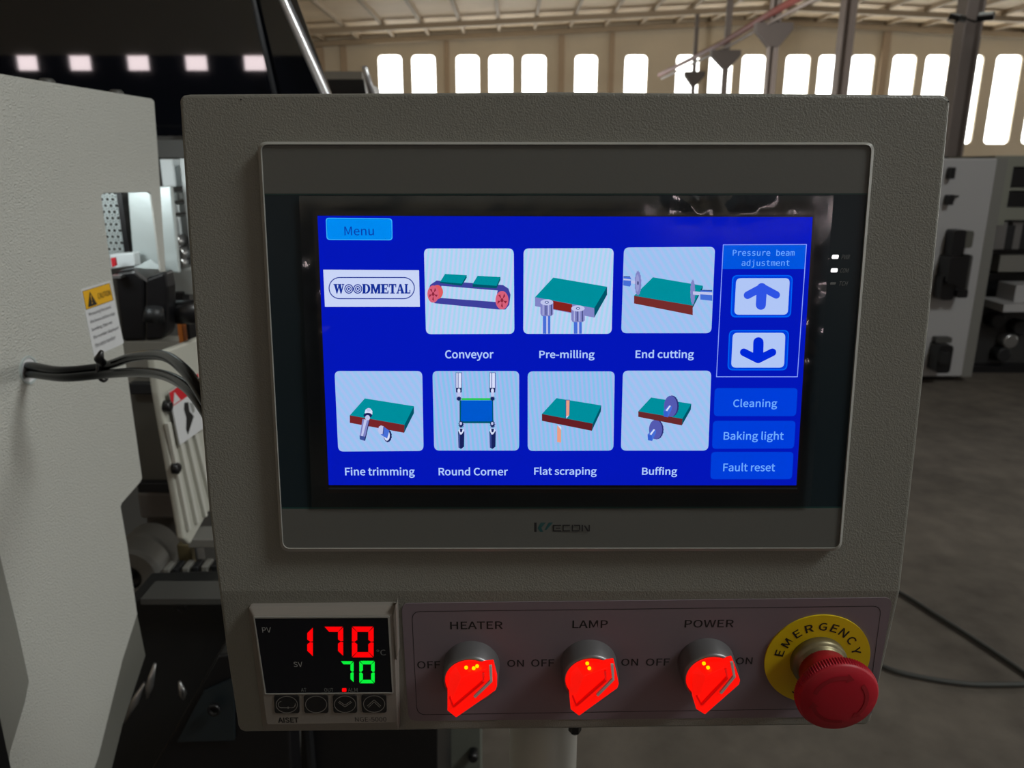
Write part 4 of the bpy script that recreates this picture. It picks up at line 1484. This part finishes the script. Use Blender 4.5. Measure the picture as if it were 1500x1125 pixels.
for k, (x0, x1) in enumerate(((401, 438), (444.5, 480.5), (487, 522.5), (529, 565.8))):
    y0, y1 = 1019 - k * 0.3, 1045.3 - k * 0.3
    m = MB(); m.prism(ccw(uv(L, bt, rquad([(x0, y0), (x1, y0), (x1 + 0.8, y1), (x0 + 1.2, y1)], 4), HT + 0.0005)), HT - 0.0003, HT + 0.0005, TC_BUTTON, 0.0002)
    d = Draw(L, bt, HT + 0.00055, 0)
    cx, cy = (x0 + x1) / 2 + 0.6, (y0 + y1) / 2
    RP = mat('button_ring_print', (128, 126, 122), 0.5)
    for poly in ([ell(cx, cy, 16, 12.4, 32), ell(cx, cy, 15.2, 11.6, 32)],):
        o1, i1 = uv(L, bt, poly[0], d.h), uv(L, bt, poly[1], d.h)
        nn_ = len(o1)
        m.add([(x, y, d.h) for x, y in o1 + i1], [[q_, (q_ + 1) % nn_, nn_ + (q_ + 1) % nn_, nn_ + q_] for q_ in range(nn_)], RP)

    def ln(pts, wd=0.8):
        for a, b in zip(pts[:-1], pts[1:]):
            dx, dy = b[0] - a[0], b[1] - a[1]; l_ = math.hypot(dx, dy); nx_, ny_ = -dy / l_ * wd / 2, dx / l_ * wd / 2
            pp = uv(L, bt, [(a[0] + nx_, a[1] + ny_), (b[0] + nx_, b[1] + ny_), (b[0] - nx_, b[1] - ny_), (a[0] - nx_, a[1] - ny_)], d.h)
            m.add([(x, y, d.h) for x, y in pp], [[0, 1, 2, 3]], RP)
    if k == 0:
        cpt = capsule(cx - 8, cy, cx + 8, cy, 4.6, 8)
        ln(cpt[3:]); ln([(cx + 12.3, cy), (cx + 11, cy + 3.4), (cx + 8, cy + 4.6), (cx + 2, cy + 4.6)]); ln([(cx + 2, cy + 3), (cx + 2, cy + 6.2)], 1.8)
    elif k == 2:
        ln([(cx - 10, cy - 3), (cx, cy + 4), (cx + 10, cy - 3)]); ln([(cx - 8.5, cy - 4.5), (cx, cy + 1.5), (cx + 8.5, cy - 4.5)])
    elif k == 3:
        ln([(cx - 10, cy + 3), (cx, cy - 6), (cx + 10, cy + 3)]); ln([(cx - 8.5, cy + 5), (cx, cy - 3), (cx + 8.5, cy + 5)])
    m.build('push_button', tc_, fix=False, label=['button with loop symbol', 'plain black button', 'button with down arrow', 'button with up arrow'][k])
# raised clip wedge on the right flank
m = MB()
pts = [(575, 901), (581, 884), (583.5, 958), (580, 966)]
a = uv(L, bt, pts, 0.006)
m.prism(ccw(a), 0.001, 0.0066, TC_GREY, 0.0004)
m.build('side_clip', tc_)

# ---- post carrying the box
pc = at(796, 1070, 0.43)
post = thing('support_post', 'round brushed metal post below the control box', 'post', Matrix.Translation((pc.x, 0.43, 0)))
m = MB(); m.lathe([(0.0225, 0.01), (0.0225, base_c.z + 0.012)], mat('post_metal', (172, 172, 166), 0.42, 0.15), 40); m.build('post_tube', post)
m = MB(); m.lathe([(0.09, 0.0), (0.09, 0.01), (0.03, 0.012)], BLACK_METAL, 32); m.build('base_flange', post)
m = MB(); c = at(842, 1070, 0.40); m.lathe([(0.004, 0.006), (0.004, 0), (0.001, -0.003)], BLACK_PAINT, 6, smooth=False)
tag(m.build('bolt', matrix=Matrix.Translation(c)), 'tiny black bolt tip under the box beside the post', 'bolt')

# ================================================================== MACHINE ON THE LEFT
S1 = side(-0.5)
sb = S1.l(190, 900)
root_w = S1.w(190, 900)
M1 = S1.mat(Vector((-0.5, root_w.y, 0)))
b1_ = (root_w.y, 0.0)
enc = thing('machine_cover', 'large light grey sheet metal cover with window cutout, at the left edge', 'machine cover', M1)
out = [(-90, 92), (0, 108.5), (222, 144.5), (226, 148), (232, 230), (243, 398), (236, 398), (222, 285), (218, 281.5), (152, 283), (148.5, 287), (163, 395), (183, 521), (208.5, 700), (206, 706), (179, 737), (177, 742), (187, 800), (201.5, 900),
       (180, 966), (145, 1107), (120, 1180), (-90, 1500)]
pts = ccw(uv(S1, b1_, out, 0.0))
m = MB(); m.prism(pts, -0.003, 0.0, POWDER_L)
m.build('side_panel', enc, bevel=0.0008)
m = MB()
tl = S1.l(-90, 92); tr = S1.l(224, 146)
m.add([(tl[0] - b1_[0], tl[1], -0.003), (tr[0] - b1_[0], tr[1], -0.003), (tr[0] - b1_[0], tr[1], -0.35), (tl[0] - b1_[0], tl[1], -0.35),
       (tl[0] - b1_[0], tl[1] - 0.003, -0.003), (tr[0] - b1_[0], tr[1] - 0.003, -0.003), (tr[0] - b1_[0], tr[1] - 0.003, -0.35), (tl[0] - b1_[0], tl[1] - 0.003, -0.35)],
      [[0, 1, 2, 3], [7, 6, 5, 4], [0, 4, 5, 1], [1, 5, 6, 2], [2, 6, 7, 3], [3, 7, 4, 0]], POWDER_L)
m.build('top_panel', enc)
# edge strip with shade in its grey; darker sheet painted in for a shadow
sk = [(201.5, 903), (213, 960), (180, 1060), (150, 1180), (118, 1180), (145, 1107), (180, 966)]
m = MB(); m.prism(ccw(uv(S1, b1_, sk, -0.004)), -0.02, -0.004, mat('skirt_shade_grey', (104, 104, 98), 0.5)); m.build('shaded_skirt', enc, label='folded skirt with painted shade below the cover')
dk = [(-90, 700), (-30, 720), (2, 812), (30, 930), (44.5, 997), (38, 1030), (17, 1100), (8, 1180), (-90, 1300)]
m = MB(); m.prism(ccw(uv(S1, b1_, dk, 0.012)), 0.0, 0.012, mat('cover_shade_grey', (128, 128, 122), 0.5, 0, (330, 0.3, 0.001))); m.build('cover_shade_sheet', enc, bevel=0.003, label='darker grey sheet painting a shadow on the cover')
bk = [(-90, 1030), (0, 1052), (8, 1090), (17, 1130), (30, 1200), (-90, 1300)]
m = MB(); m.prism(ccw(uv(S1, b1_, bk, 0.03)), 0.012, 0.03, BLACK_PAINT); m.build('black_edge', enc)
# rivet heads on the top edge
for px, py in ((68, 119), (170, 135)):
    u, v = S1.l(px, py, -0.02)
    m = MB(); m.lathe([(0.009, -0.004), (0.009, 0.0), (0.006, 0.003)], DARK_GREY, 16)
    m.build('screw_head', enc, matrix=Matrix.Translation((u - b1_[0], v, -0.02)) @ Matrix.Rotation(-PI / 2, 4, 'X'))
# cable hole with metal ring
u, v = S1.l(41.5, 542, 0.0)
pr = abs(S1.l(41.5, 520)[1] - S1.l(41.5, 564)[1]) / 2
m = MB(); ringo = [(pr * math.cos(2 * PI * k / 36), pr * math.sin(2 * PI * k / 36)) for k in range(36)]
ringi = [(x * 0.84, y * 0.84) for x, y in ringo]
m.ring(ringo, ringi, 0.0, 0.0015, ZINC)
m.prism(ringi, 0.0001, 0.0006, WHITE_ST)
m.build('cable_hole_ring', enc, matrix=Matrix.Translation((u - b1_[0], v, 0.0)), label='bright round cable outlet')
# caution sticker
d = Draw(S1, b1_, 0.0004, 0.00012)
SQ = [(118.5, 424), (161.5, 411), (181.5, 503), (138, 522.5)]


def sq(x, y):
    """sticker coordinates 0..1 right, 0..1 down -> photo pixel"""
    a = lerp(SQ[0], SQ[1], x); b = lerp(SQ[3], SQ[2], x); return lerp(a, b, y)


def srect(x0, y0, x1, y1):
    return [sq(x0, y0), sq(x1, y0), sq(x1, y1), sq(x0, y1)]


st = MB(); st.prism(ccw(uv(S1, b1_, rquad(SQ, 2, 2), 0.0003)), 0.0, 0.0003, WHITE_ST)
sto = thing('caution_sticker', 'yellow and white caution sticker on the grey machine cover', 'sticker', M1)
st.build('sticker_sheet', sto)
d.p(srect(0.03, 0.03, 0.97, 0.31), BLACK_PRINT); d.p(srect(0.045, 0.037, 0.955, 0.303), YELLOW_ST)
d.mb.build('yellow_header', sto, label='yellow warning header')
m = MB(); d = Draw(S1, b1_, 0.0009, 0.00012)
d.p([sq(0.27, 0.07), sq(0.43, 0.285), sq(0.12, 0.285)], BLACK_PRINT)
d.p([sq(0.265, 0.12), sq(0.29, 0.12), sq(0.282, 0.21), sq(0.27, 0.21)], YELLOW_ST); d.p([sq(0.265, 0.23), sq(0.29, 0.23), sq(0.29, 0.25), sq(0.265, 0.25)], YELLOW_ST)
d.mb.build('warning_triangle', sto)
m = MB()
lettering_quad(m, S1, b1_, 0.0009, 'CAUTION', srect(0.5, 0.13, 0.92, 0.22), BLACK_PRINT)
for k, tx in enumerate(('Measuring the panel', 'thickness before edge', 'banding, then set', 'the number displayed', 'the same number')):
    xe = (0.84, 0.93, 0.78, 0.94, 0.78)[k]
    lettering_quad(m, S1, b1_, 0.0009, tx, srect(0.1, 0.36 + k * 0.115, xe, 0.36 + k * 0.115 + 0.065), mat('sticker_text_grey', (70, 72, 80), 0.6))
m.build('lettering', sto)


# cables leaving the hole to the back of the control box
def spline(P, k=8):
    P = [Vector(p) for p in P]; Q = []
    for i in range(len(P) - 1):
        a, b, c, d_ = P[max(i - 1, 0)], P[i], P[i + 1], P[min(i + 2, len(P) - 1)]
        for j in range(k):
            t = j / k
            Q.append(0.5 * ((2 * b) + (c - a) * t + (2 * a - 5 * b + 4 * c - d_) * t * t + (3 * b - a - 3 * c + d_) * t ** 3))
    return Q + [P[-1]]


def ray_x(px, py, x):
    return side(x).w(px, py)


ca = [ray_x(30, 538, -0.52), ray_x(46, 536, -0.49), at(90, 543, 0.72), at(150, 537, 0.70), at(195, 523, 0.66), at(238, 521, 0.60), at(268, 540, 0.54), at(294, 575, 0.50), at(330, 640, 0.46)]
cb_ = [ray_x(30, 549, -0.52), ray_x(46, 548, -0.49), at(95, 553, 0.71), at(155, 548, 0.69), at(200, 545, 0.65), at(238, 549, 0.60), at(268, 563, 0.54), at(292, 588, 0.50), at(330, 650, 0.455)]
m = MB(); m.tube(spline(ca), 0.0042, BLACK_RUBBER, 14); tag(m.build('control_cable'), 'upper black cable arching from the machine cover to the control box', 'cable')
m = MB(); m.tube(spline(cb_), 0.0042, BLACK_RUBBER, 14); tag(m.build('control_cable'), 'lower black cable running flatter from the machine cover to the control box', 'cable')
c1 = at(151, 543, 0.70)
m = MB()
m.tube([c1 + Vector((0.001 * math.cos(a), 0.0075 * math.cos(a), 0.0098 * math.sin(a))) for a in [2 * PI * k / 20 for k in range(21)]], 0.0016, BLACK_PAINT, 8)
m.tube([at(150, 532, 0.685), at(145, 526, 0.68), at(149, 514, 0.68)], [0.004, 0.0045, 0.0018], BLACK_PAINT, 8)
tag(m.build('cable_tie'), 'black cable tie binding the two cables below the caution sticker', 'cable tie')

# ---- perforated plate and zinc plate seen through the cutout
YPF = 1.24
a = at(140, 278, YPF); b = at(186, 378, YPF)
pf = thing('perforated_guard', 'bright perforated metal guard behind the cutout of the machine cover', 'guard', Matrix.Translation(((a.x + b.x) / 2, YPF, b.z)))
W_ = b.x - a.x; H_ = a.z - b.z
m = MB()
nxh, nzh = 4, 11
sx, sz = W_ / nxh, H_ / nzh
for j in range(nzh):
    for i in range(nxh):
        cx0 = -W_ / 2 + sx * (i + (0.5 if j % 2 else 0.0)); cz0 = sz * (j + 0.5)
        cell = [(cx0, cz0 - sz / 2), (cx0 + sx, cz0 - sz / 2), (cx0 + sx, cz0), (cx0 + sx, cz0 + sz / 2), (cx0, cz0 + sz / 2), (cx0, cz0)]
        n = 12
        mx_, mz_ = cx0 + sx / 2, cz0
        outer = []; inner = []
        for k in range(n):
            an = 2 * PI * k / n
            c_, s_ = math.cos(an), math.sin(an)
            kf = min(sx / 2 / max(abs(c_), 1e-6), sz / 2 / max(abs(s_), 1e-6))
            outer.append((mx_ + c_ * kf, mz_ + s_ * kf)); inner.append((mx_ + c_ * min(sx, sz) * 0.29, mz_ + s_ * min(sx, sz) * 0.29))
        m.ring([(p[0], p[1]) for p in outer], [(p[0], p[1]) for p in inner], 0, 0.002, ZINC)
m.build('mesh_sheet', pf, matrix=Matrix(((1, 0, 0, 0), (0, 0, -1, 0), (0, 1, 0, 0), (0, 0, 0, 1))), kind='stuff')
m = MB(); m.box(W_ / 2 + 0.002, W_ / 2 + 0.010, -0.01, 0.03, -0.01, H_, BLACK_PAINT); m.build('edge_strip', pf)


def slab_thing(name, label, cat, y, depth, shape, material, part='plate', bevel=0.002, kind=None):
    """an upright body standing at depth y; outline read off in photo pixels"""
    f = front(y)
    P_ = ccw([f.l(px, py) for px, py in shape])
    cx = sum(p[0] for p in P_) / len(P_); z0 = min(p[1] for p in P_)
    t = thing(name, label, cat, Matrix.Translation((cx, y, z0)))
    m = MB(); m.prism([(p[0] - cx, p[1] - z0) for p in P_], -depth, 0.0, material)
    m.build(part, t, matrix=Matrix(((1, 0, 0, 0), (0, 0, -1, 0), (0, 1, 0, 0), (0, 0, 0, 1))), bevel=bevel)
    t['_o'] = (cx, y, z0)
    return t, Vector((cx, y, z0))


t, o = slab_thing('zinc_cover_plate', 'smooth pale metal plate beside the perforated guard', 'plate', 1.22, 0.01, [(186, 276), (250, 272), (262, 400), (196, 396)], ZINC, 'plate')
# ---- machine interior behind
tm, om = slab_thing('banding_machine', 'dark machine body visible in the gap between cover and control box', 'machine', 1.62, 0.1, [(90, 200), (420, 200), (440, 1300), (90, 1300)], mat('interior_grey', (92, 92, 90), 0.5), 'rear_plate', 0.0)


def part_box(name, x0, x1, y0, y1, Y, depth, material, bevel=0.002, label=None, parent=None, origin=None):
    f = front(Y); P_ = [f.w(x0, y0), f.w(x1, y1)]
    a, b = P_
    m = MB(); og = origin if origin is not None else om
    m.box(a.x - og.x, b.x - og.x, Y - og.y, Y - og.y + depth, b.z - og.z, a.z - og.z, material)
    return m.build(name, parent or tm, bevel=bevel, label=label)


PW = mat('white_machine_part', (214, 222, 224), 0.4)
part_box('top_beam', 226, 330, 204, 232, 1.40, 0.1, mat('beam_dark_grey', (76, 76, 74), 0.5))
part_box('white_frame', 262, 300, 232, 470, 1.30, 0.04, PW)
part_box('valve_block', 233, 257, 233, 274, 1.30, 0.06, PW)
part_box('valve_block', 238, 262, 282, 294, 1.31, 0.06, ZINC, label='galvanised block')
part_box('valve_block', 240, 262, 300, 312, 1.30, 0.06, PW)
part_box('valve_block', 243, 266, 318, 352, 1.30, 0.06, PW)
part_box('lower_frame', 236, 300, 395, 432, 1.36, 0.05, mat('frame_pale', (176, 180, 178), 0.5))
for cx, cy in ((256, 354), (262, 372), (262, 386)):
    c = at(cx, cy, 1.28)
    m = MB(); m.lathe([(0.011, -0.03), (0.011, 0), (0.008, 0.004)], STEEL, 18); m.build('pneumatic_fitting', tm, matrix=Matrix.Translation(c - om) @ Matrix.Rotation(PI / 2, 4, 'X'))
part_box('dark_slot', 250, 270, 428, 455, 1.35, 0.03, BLACK_PAINT)
part_box('orange_bracket', 256, 272, 452, 520, 1.36, 0.03, ORANGE, label='orange bracket')
part_box('cable_chain', 271, 282, 470, 520, 1.34, 0.03, BLACK_PAINT)
part_box('mid_plate', 150, 300, 500, 570, 1.40, 0.05, mat('mid_plate_grey', (150, 148, 140), 0.5))
part_box('lower_column', 186, 262, 560, 712, 1.34, 0.1, mat('column_dark', (86, 84, 78), 0.5))
part_box('slot_bar', 188, 236, 562, 578, 1.32, 0.02, BLACK_METAL)
part_box('slot_bar', 200, 252, 708, 722, 1.32, 0.02, BLACK_METAL)
part_box('bearing_housing', 200, 262, 722, 760, 1.36, 0.08, mat('bearing_grey', (98, 94, 90), 0.5), 0.006)
part_box('bearing_housing', 212, 268, 750, 800, 1.38, 0.08, mat('bearing_grey2', (84, 80, 76), 0.5), 0.006)
part_box('table_edge', 200, 330, 864, 874, 1.12, 0.02, mat('table_steel', (96, 96, 94), 0.4, 0.5))
part_box('small_cylinder', 283, 292, 798, 830, 1.24, 0.03, STEEL, 0.004)
part_box('brass_block', 258, 282, 798, 830, 1.26, 0.03, mat('olive_brass', (116, 106, 78), 0.5), 0.003)
part_box('clamp_plate', 274, 322, 790, 803, 1.18, 0.05, MID_GREY)
for i in range(6):
    part_box('chain_link', 238 + i * 14, 249 + i * 14, 834 - i * 1.0, 846 - i * 1.0, 1.17, 0.03, BLACK_METAL if i % 2 else MID_GREY, 0.002)
    part_box('chain_link', 232 + i * 14, 243 + i * 14, 848, 859, 1.15, 0.03, MID_GREY if i % 2 else BLACK_METAL, 0.002)
# feed rollers
for cx, cy, R_, Y, lb in ((203, 838, 0.052, 1.20, 'large grey feed roller partly hidden behind the machine cover'), (222, 812, 0.050, 1.30, 'second grey feed roller just behind the large one')):
    c = at(cx - 6, cy, Y)
    t = thing('feed_roller', lb, 'roller', Matrix.Translation(c) @ Matrix.Rotation(PI / 2, 4, 'X'), 'feed rollers in the machine gap')
    m = MB(); m.lathe([(R_ * 0.42, 0.02), (R_ * 0.9, 0.02), (R_, 0.012), (R_, -0.03), (R_ * 0.42, -0.03)], WHEEL, 64, cap=False, smooth=False); m.build('tyre', t)
    m = MB(); m.lathe([(R_ * 0.42, -0.02), (R_ * 0.42, 0.012), (R_ * 0.3, 0.014), (R_ * 0.28, 0.004), (R_ * 0.12, 0.004), (R_ * 0.10, 0.018)], BLACK_METAL, 32); m.build('hub', t)
# black gearbox with shaft
tg, og = slab_thing('gearbox', 'black box shaped drive unit behind the caution sticker', 'gearbox', 1.14, 0.04, [(166, 398), (196, 394), (214, 408), (214, 500), (178, 501)], BLACK_PAINT, 'body', 0.006)
f = front(1.12)
m = MB()
P_ = ccw([(f.l(px, py)[0] - og.x, f.l(px, py)[1] - og.z) for px, py in [(212, 408), (242, 397), (246, 420), (246, 488), (236, 498), (212, 500)]])
m.prism(P_, -0.03, 0.0, BLACK_PAINT); m.build('side_housing', tg, matrix=Matrix(((1, 0, 0, 0), (0, 0, -1, -0.02), (0, 1, 0, 0), (0, 0, 0, 1))), bevel=0.005)
m = MB()
c0 = at(240, 457, 1.16) - og; c1 = at(300, 457, 1.16) - og
m.tube([c0, c1], 0.0185, BLACK_PAINT, 20); m.build('shaft', tg)
m = MB(); m.tube([at(226, 450, 1.10) - og, at(226, 470, 1.10) - og], [0.012, 0.016], BLACK_METAL, 14); m.build('terminal', tg)
m = MB()
q_ = [at(196, 392, 1.12), at(220, 380, 1.2), at(243, 395, 1.18), at(215, 408, 1.12)]
m.add([p - og for p in q_] + [p - og - Vector((0, 0, 0.006)) for p in q_], [[0, 1, 2, 3], [7, 6, 5, 4], [0, 4, 5, 1], [1, 5, 6, 2], [2, 6, 7, 3], [3, 7, 4, 0]], STEEL)
m.build('metal_lid', tg, label='bare metal lid')
m = MB(); m.box(*(lambda a, b: (a.x - og.x, b.x - og.x, -0.02, -0.005, b.z - og.z, a.z - og.z))(at(170, 401, 1.14), at(186, 405, 1.14)), STEEL); m.build('bright_clip', tg)
slab_thing('striped_block', 'pale block above the gearbox', 'block', 1.19, 0.02, [(160, 373), (196, 370), (198, 390), (162, 394)], PW, 'block')
slab_thing('red_tag', 'small red tag above the black gearbox', 'tag', 1.165, 0.005, [(162, 378), (168, 377), (170, 389), (164, 392)], RED_ST, 'tag', 0.0005)
# pressure beam with danger sticker
S2 = side(-0.5)
wb = S2.w(280, 800)
tb = thing('pressure_beam', 'pale ribbed pressure beam with bolts beside the control box', 'beam', S2.mat(Vector((-0.5, wb.y, wb.z))))
bb = (wb.y, wb.z)
shape = [(243, 498), (300, 478), (322, 500), (330, 700), (300, 775), (292, 795), (274, 797), (262, 730), (232, 570), (212, 520)]
m = MB(); m.prism(ccw(uv(S2, bb, [(226, 520), (330, 480), (345, 560), (345, 740), (306, 750), (279, 798), (270, 790), (262, 740), (233, 575)], -0.002)), -0.014, -0.002, mat('beam_pale', (186, 186, 176), 0.45))
m.build('beam_body', tb, bevel=0.004)
for k, (xa, xb, xc, xd) in enumerate(((248, 262, 302, 284), (262, 270, 320, 304))):
    pass
for k in range(4):
    x0 = 246 + k * 12
    q_ = [(x0, 620), (x0 + 5, 618), (x0 + 30 + 5, 775 - k * 10), (x0 + 32, 778 - k * 10)]
    m = MB(); m.prism(ccw(uv(S2, bb, q_, 0.004)), -0.002, 0.004, mat('rib_pale', (200, 200, 192), 0.4)); m.build('rib', tb, bevel=0.001)
for px, py in ((243, 595), (255.5, 686)):
    u, v = S2.l(px, py, 0.0)
    m = MB(); m.lathe([(0.0085, -0.002), (0.0085, 0.006), (0.006, 0.008)], BLACK_PAINT, 18); m.build('bolt', tb, matrix=Matrix.Translation((u - bb[0], v - bb[1], 0)))
SQ = [(248, 575), (290, 547), (306, 622), (264, 652)]
ds = thing('danger_sticker', 'red and white danger sticker on the pressure beam', 'sticker', S2.mat(Vector((-0.5, wb.y, wb.z))))
m = MB(); m.prism(ccw(uv(S2, bb, SQ, 0.0065)), 0.0045, 0.0065, WHITE_ST); m.build('sticker_sheet', ds)
d = Draw(S2, bb, 0.0068, 0.0002)
d.p(srect(0, 0, 1, 0.27), RED_ST); d.p([sq(0.16, 0.05), sq(0.30, 0.25), sq(0.05, 0.25)], WHITE_ST)
d.mb.build('red_header', ds, label='red danger header')
d = Draw(S2, bb, 0.0068, 0.0002)
d.p([sq(0.4, 0.34), sq(0.52, 0.38), sq(0.5, 0.55), sq(0.6, 0.68), sq(0.45, 0.8), sq(0.3, 0.92), sq(0.28, 0.8), sq(0.36, 0.62), sq(0.34, 0.45)], BLACK_PRINT)
d.p([sq(0.55, 0.4), sq(0.68, 0.45), sq(0.66, 0.6), sq(0.58, 0.62)], GREY_PRINT)
d.mb.build('hand_pictogram', ds)

# machine base at the lower left
tb2, ob = slab_thing('steel_bench', 'dark steel bench with bolt holes and slanting chute below the feed rollers', 'bench', 1.02, 0.08, [(186, 878), (400, 872), (415, 1010), (420, 1200), (120, 1200), (190, 960)], mat('base_dark', (40, 41, 42), 0.35, 0.3), 'front_plate', 0.004)
for (px, py, Y) in ((265, 891, 1.02), (313, 1041, 0.86)):
    c = at(px, py, Y) - ob
    m = MB(); m.lathe([(0.0085, -0.004), (0.0085, 0.001), (0.005, 0.001), (0.005, -0.003)], BLACK_PAINT, 18); m.build('bolt_hole', tb2, matrix=Matrix.Translation(c) @ Matrix.Rotation(PI / 2, 4, 'X'))
m = MB(); a = at(210, 872, 1.0) - ob; b = at(420, 880, 1.0) - ob; m.box(a.x, b.x, -0.03, 0.02, b.z, a.z, DARK_GREY); m.build('top_lip', tb2)
f = front(0.88)
P_ = ccw([(f.l(px, py)[0] - ob.x, f.l(px, py)[1] - ob.z) for px, py in [(318, 960), (420, 950), (430, 1200), (180, 1200)]])
m = MB(); m.prism(P_, -0.05, 0.0, BLACK_PAINT); m.build('sloped_chute', tb2, matrix=Matrix(((1, 0, 0, 0), (0, 0, -1, 0.88 - ob.y), (0, 1, 0, 0), (0, 0, 0, 1))), bevel=0.004)
m = MB(); P_ = ccw([(f.l(px, py)[0] - ob.x, f.l(px, py)[1] - ob.z) for px, py in [(300, 1010), (345, 990), (345, 1080), (262, 1082)]])
m.prism(P_, 0.001, 0.006, mat('chute_teal', (30, 38, 42), 0.4)); m.build('guide_plate', tb2, matrix=Matrix(((1, 0, 0, 0), (0, 0, -1, 0.88 - ob.y), (0, 1, 0, 0), (0, 0, 0, 1))))
for pts, nm in (([(227, 972), (219, 1004), (216, 1022)], 'hose'), ([(263, 998), (268, 1015), (269, 1024)], 'hose'), ([(212, 1000), (196, 1030), (181, 1058)], 'hose')):
    m = MB(); m.tube([at(x, y, 0.97) - ob for x, y in pts], [0.002, 0.006, 0.002] if nm == 'hose' else 0.004, STEEL, 10); m.build('guide_pin', tb2)
# lower machine body seen under the control box
t3, o3 = slab_thing('lower_machine_body', 'black machine body showing under the control box, nearest the controller', 'machine', 1.0, 0.3, [(440, 1040), (641, 1040), (641, 1400), (440, 1400)], BLACK_PAINT, 'body')
m = MB(); a = at(450, 1040, 0.98) - o3; b = at(456, 1180, 0.98) - o3; m.box(a.x, b.x, -0.02, 0.0, b.z, a.z, BLACK_METAL); m.build('seam_strip', t3)
t4, o4 = slab_thing('grey_machine_leg', 'grey green machine leg with a black knob left of the metal post', 'machine leg', 1.36, 0.1, [(642, 1030), (704, 1030), (704, 1400), (642, 1400)], mat('leg_green_grey', (98, 102, 94), 0.5), 'leg_panel')
m = MB(); a = at(646, 1030, 1.35) - o4; b = at(654, 1107, 1.35) - o4; m.box(a.x, b.x, -0.015, 0.0, b.z, a.z, BLACK_PAINT); m.build('black_bar', t4)
c = at(693, 1110, 1.34) - o4
m = MB(); m.lathe([(0.009, -0.03), (0.011, 0.0), (0.008, 0.006)], BLACK_PAINT, 20); m.build('knob', t4, matrix=Matrix.Translation(c) @ Matrix.Rotation(PI / 2, 4, 'X'))

# ---- raised black hood and its struts
f = front(yh)
th, oh = slab_thing('machine_hood', 'raised glossy black hood above the grey machine cover', 'hood', yh, 0.006, [(-140, -120), (362, -120), (404, 206), (-140, 206)], ACRYLIC, 'hood_panel', 0.0)
for k in ('_o',):
    pass
m = MB(); P_ = ccw([(f.l(px, py)[0] - oh.x, f.l(px, py)[1] - oh.z) for px, py in [(361.5, -120), (392, -120), (486, 140), (500, 206), (403.5, 206)]])
m.prism(P_, -0.006, -0.001, ACRYLIC); m.build('hood_panel', th, matrix=Matrix(((1, 0, 0, 0), (0, 0, -1, 0), (0, 1, 0, 0), (0, 0, 0, 1))))
m = MB(); m.tube([at(365, -60, 1.488) - oh, at(371, 0, 1.488) - oh, at(403, 140, 1.488) - oh], 0.0045, mat('hood_seam_grey', (66, 68, 72), 0.4), 10); m.build('hood_seam', th)
m = MB(); a = at(-140, 200, 1.5) - oh; b = at(500, 232, 1.5) - oh; m.box(a.x, b.x, -0.03, 0.06, b.z, a.z, mat('hood_beam', (60, 60, 58), 0.5)); m.build('hood_beam', th)
m = MB(); m.tube([at(402, -30, 1.49), at(415, 0, 1.49), at(478, 140, 1.49), at(500, 190, 1.49)], [0.0075, 0.0075, 0.0092, 0.0092], SILVER, 16)
m.v = [tuple(Vector(p) - oh) for p in m.v]; m.build('gas_strut', th, label='long silver strut')
t, o = slab_thing('rear_machine', 'low dark machine hood with grey top strip seen beyond the long silver strut', 'machine', 2.6, 0.3, [(474, 116), (533, 116), (545, 200), (560, 832), (474, 832)], BLACK_PAINT, 'hood_body')
m = MB(); a = at(473, 106, 2.75) - o; b = at(533, 119, 2.75) - o; m.box(a.x, b.x, 0.12, 0.28, b.z, a.z, mat('rear_top_grey', (120, 114, 104), 0.6)); m.build('top_strip', t)
m = MB(); m.tube([at(534, 98, 2.4) - o, at(546, 140, 2.45) - o, at(556, 200, 2.6) - o], [0.008, 0.011, 0.011], SILVER, 16); m.build('gas_strut', t, label='short silver strut')
for o in list(bpy.data.objects):
    if '_o' in o:
        del o['_o']
